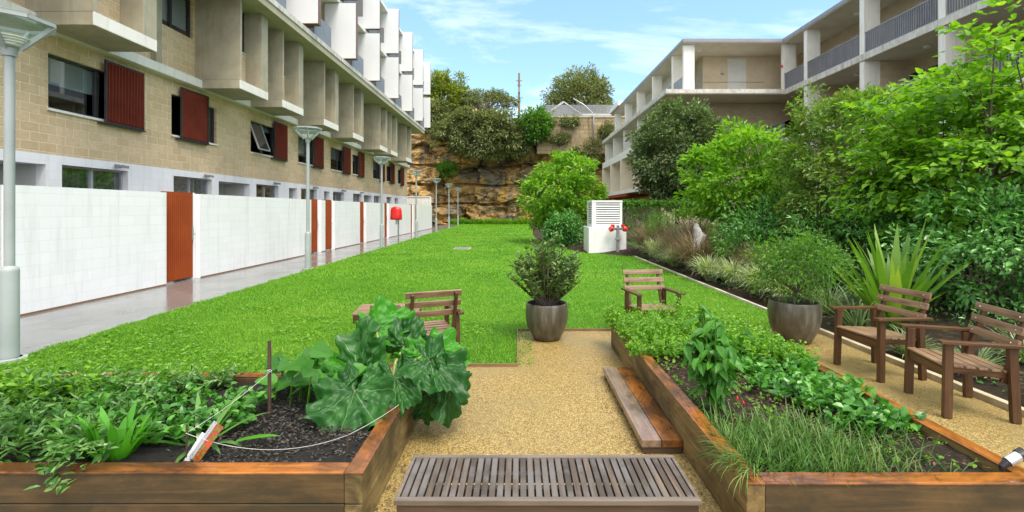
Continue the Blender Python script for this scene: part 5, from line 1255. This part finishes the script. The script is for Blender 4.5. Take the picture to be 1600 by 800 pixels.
c = n.mixc(n.math('MULTIPLY', n.ramp(sv, [(.0, (1, 1, 1)), (.2, (0, 0, 0))]), .10), c, (.10, .22, .09))
c = n.mixc(vein, c, (.26, .40, .20))
hh = n.math('ADD', n.noise(isl.outputs['Position'], 22, 4, .6), n.math('ADD', n.math('MULTIPLY', sv, .16), n.math('MULTIPLY', vein, -.6)))
b = n('ShaderNodeBump', {'Height': hh, 'Strength': .4, 'Distance': .010})
p = n('ShaderNodeBsdfPrincipled', {'Base Color': c, 'Roughness': .40, 'Specular IOR Level': .35, 'Normal': b.outputs[0]})
t_ = n('ShaderNodeBsdfTranslucent', {'Color': n.mixc(1.0, c, (1.2, 1.5, .35), 'MULTIPLY')})
mx = n('ShaderNodeMixShader', {0: .3, 1: p.outputs[0], 2: t_.outputs[0]}); nt.links.new(mx.outputs[0], out.inputs[0]); M['rhubarb'] = m

def big_leaf(parent, o, D, U, L, W, seed, bright_mix=0.0, cup=.12, ruff=.12, sag_=.25):
    """o = where the stalk joins; the blade spreads from there towards D"""
    o = np.array(o, float); D = unit(np.array(D, float)); S = unit(np.cross(D, np.array(U, float))); Nn = np.cross(S, D)
    na, nr = 110, 18; V = [o.copy()]; UV = [(.5, 0.)]
    for j in range(1, nr + 1):
        v = j / nr
        for i in range(na + 1):
            a = (i / na - .5) * 2 * math.pi * .93
            # heart-shaped outline with blunt lobes and small teeth
            rad = .52 + .48 * math.cos(a / 2) ** 1.0
            lobe = 1 + .20 * (.55 - abs(math.sin(a * 3.5 + .2 * math.sin(seed))) ** 1.3) * .8 + .04 * math.sin(a * 17 + seed) + .03 * math.sin(a * 31 + 2 * seed) + .14 * mnoise.noise((a * 2.2, seed, 0))
            r_ = v * rad * (1 + (lobe - 1) * v)
            x = r_ * math.sin(a) * .78 ; y = r_ * math.cos(a) * .80 + .0
            ruf = ruff * v ** 2.4 * (math.sin(a * 7 + seed * 2.1 + 2.5 * mnoise.noise((a * 2, seed, 1))) + .45 * math.sin(a * 17 + seed)) + .11 * mnoise.noise((x * 2.2, y * 2.2, seed)) + .03 * mnoise.noise((x * 9, y * 9, seed))
            h = cup * (abs(x) ** 1.3) * 1.2 - sag_ * max(0, y) ** 2 + ruf - .055 * v * (abs(math.cos(a * 3.5 + .0)) ** .7) * (1 - .4 * v) + .02 * math.sin(v * 22 + 3 * abs(math.sin(3.5 * a)))
            V.append(o + D * y * L + S * x * W + Nn * h * L); UV.append((i / na, v))
    Fq = [(0, 1 + i, 2 + i) for i in range(na)]
    f4 = [(1 + (j - 1) * (na + 1) + i, 1 + j * (na + 1) + i, 2 + j * (na + 1) + i, 2 + (j - 1) * (na + 1) + i) for j in range(1, nr) for i in range(na)]
    q = MB(); q.add(V, Fq + f4)
    ob = q.build('leaf', M['rhubarb'], parent, smooth=True, uv=UV)
    at__ = ob.data.attributes.new('bright_mix', 'FLOAT', 'POINT'); at__.data.foreach_set('value', np.full(len(V), bright_mix, np.float32))
    return ob
rh = thing('giant_rhubarb', 'giant rhubarb with huge dark ruffled leaves at the inner corner of the left bed', 'plant', (-1.05, 3.78, .25))
RB = np.array((-1.05, 3.78, .26))
#      stalk end px,py,Y   direction            upper side           L    W    bright_mix
RL = [((554, 612, 3.36), (-.10, -.66, -.55), (-.05, -.55, .83), .42, .43, 0.08),
      ((568, 582, 3.70), (-.08, .10, 1.0), (-.45, -.88, .12), .50, .34, .15),
      ((588, 514, 4.20), (.75, .25, .42), (-.1, -.75, .65), .40, .34, 1.0),  # light from above and behind is put into this leaf's colour
      ((616, 592, 3.50), (.20, -.62, -.45), (.05, -.45, .88), .34, .30, .1),
      ((672, 566, 3.62), (.78, -.35, -.30), (.15, -.45, .87), .42, .34, .05),
      ((660, 556, 3.95), (.92, .05, .16), (-.1, -.55, .83), .48, .30, 1.0),
      ((698, 592, 3.64), (.30, -.10, -.94), (.85, -.5, .15), .40, .28, .0),
      ((632, 540, 4.12), (.35, .1, .75), (.1, -.95, .2), .30, .28, .0),
      ((548, 582, 3.95), (-.75, .1, .35), (.1, -.6, .8), .30, .28, 1.0),
      ((514, 580, 4.0), (-.7, -.1, .35), (.1, -.6, .8), .24, .22, .9),
      ((672, 618, 3.76), (.15, -.2, -.9), (.55, -.8, .2), .26, .24, .0)]
for i, (pp_, D, U, L, W, fr) in enumerate(RL):
    o = at(*pp_)
    lo = big_leaf(rh, o, D, U, L, W, 3.1 * i + 1, fr)
    q = MB(); mid = (RB + o) / 2 + np.array((0, 0, .06)); q.tube([RB + np.array((.03 * math.cos(i), .03 * math.sin(i), -.03)), mid, o], [.018, .014, .009], 8); q.build('stalk', M['stalk'], rh, smooth=True)
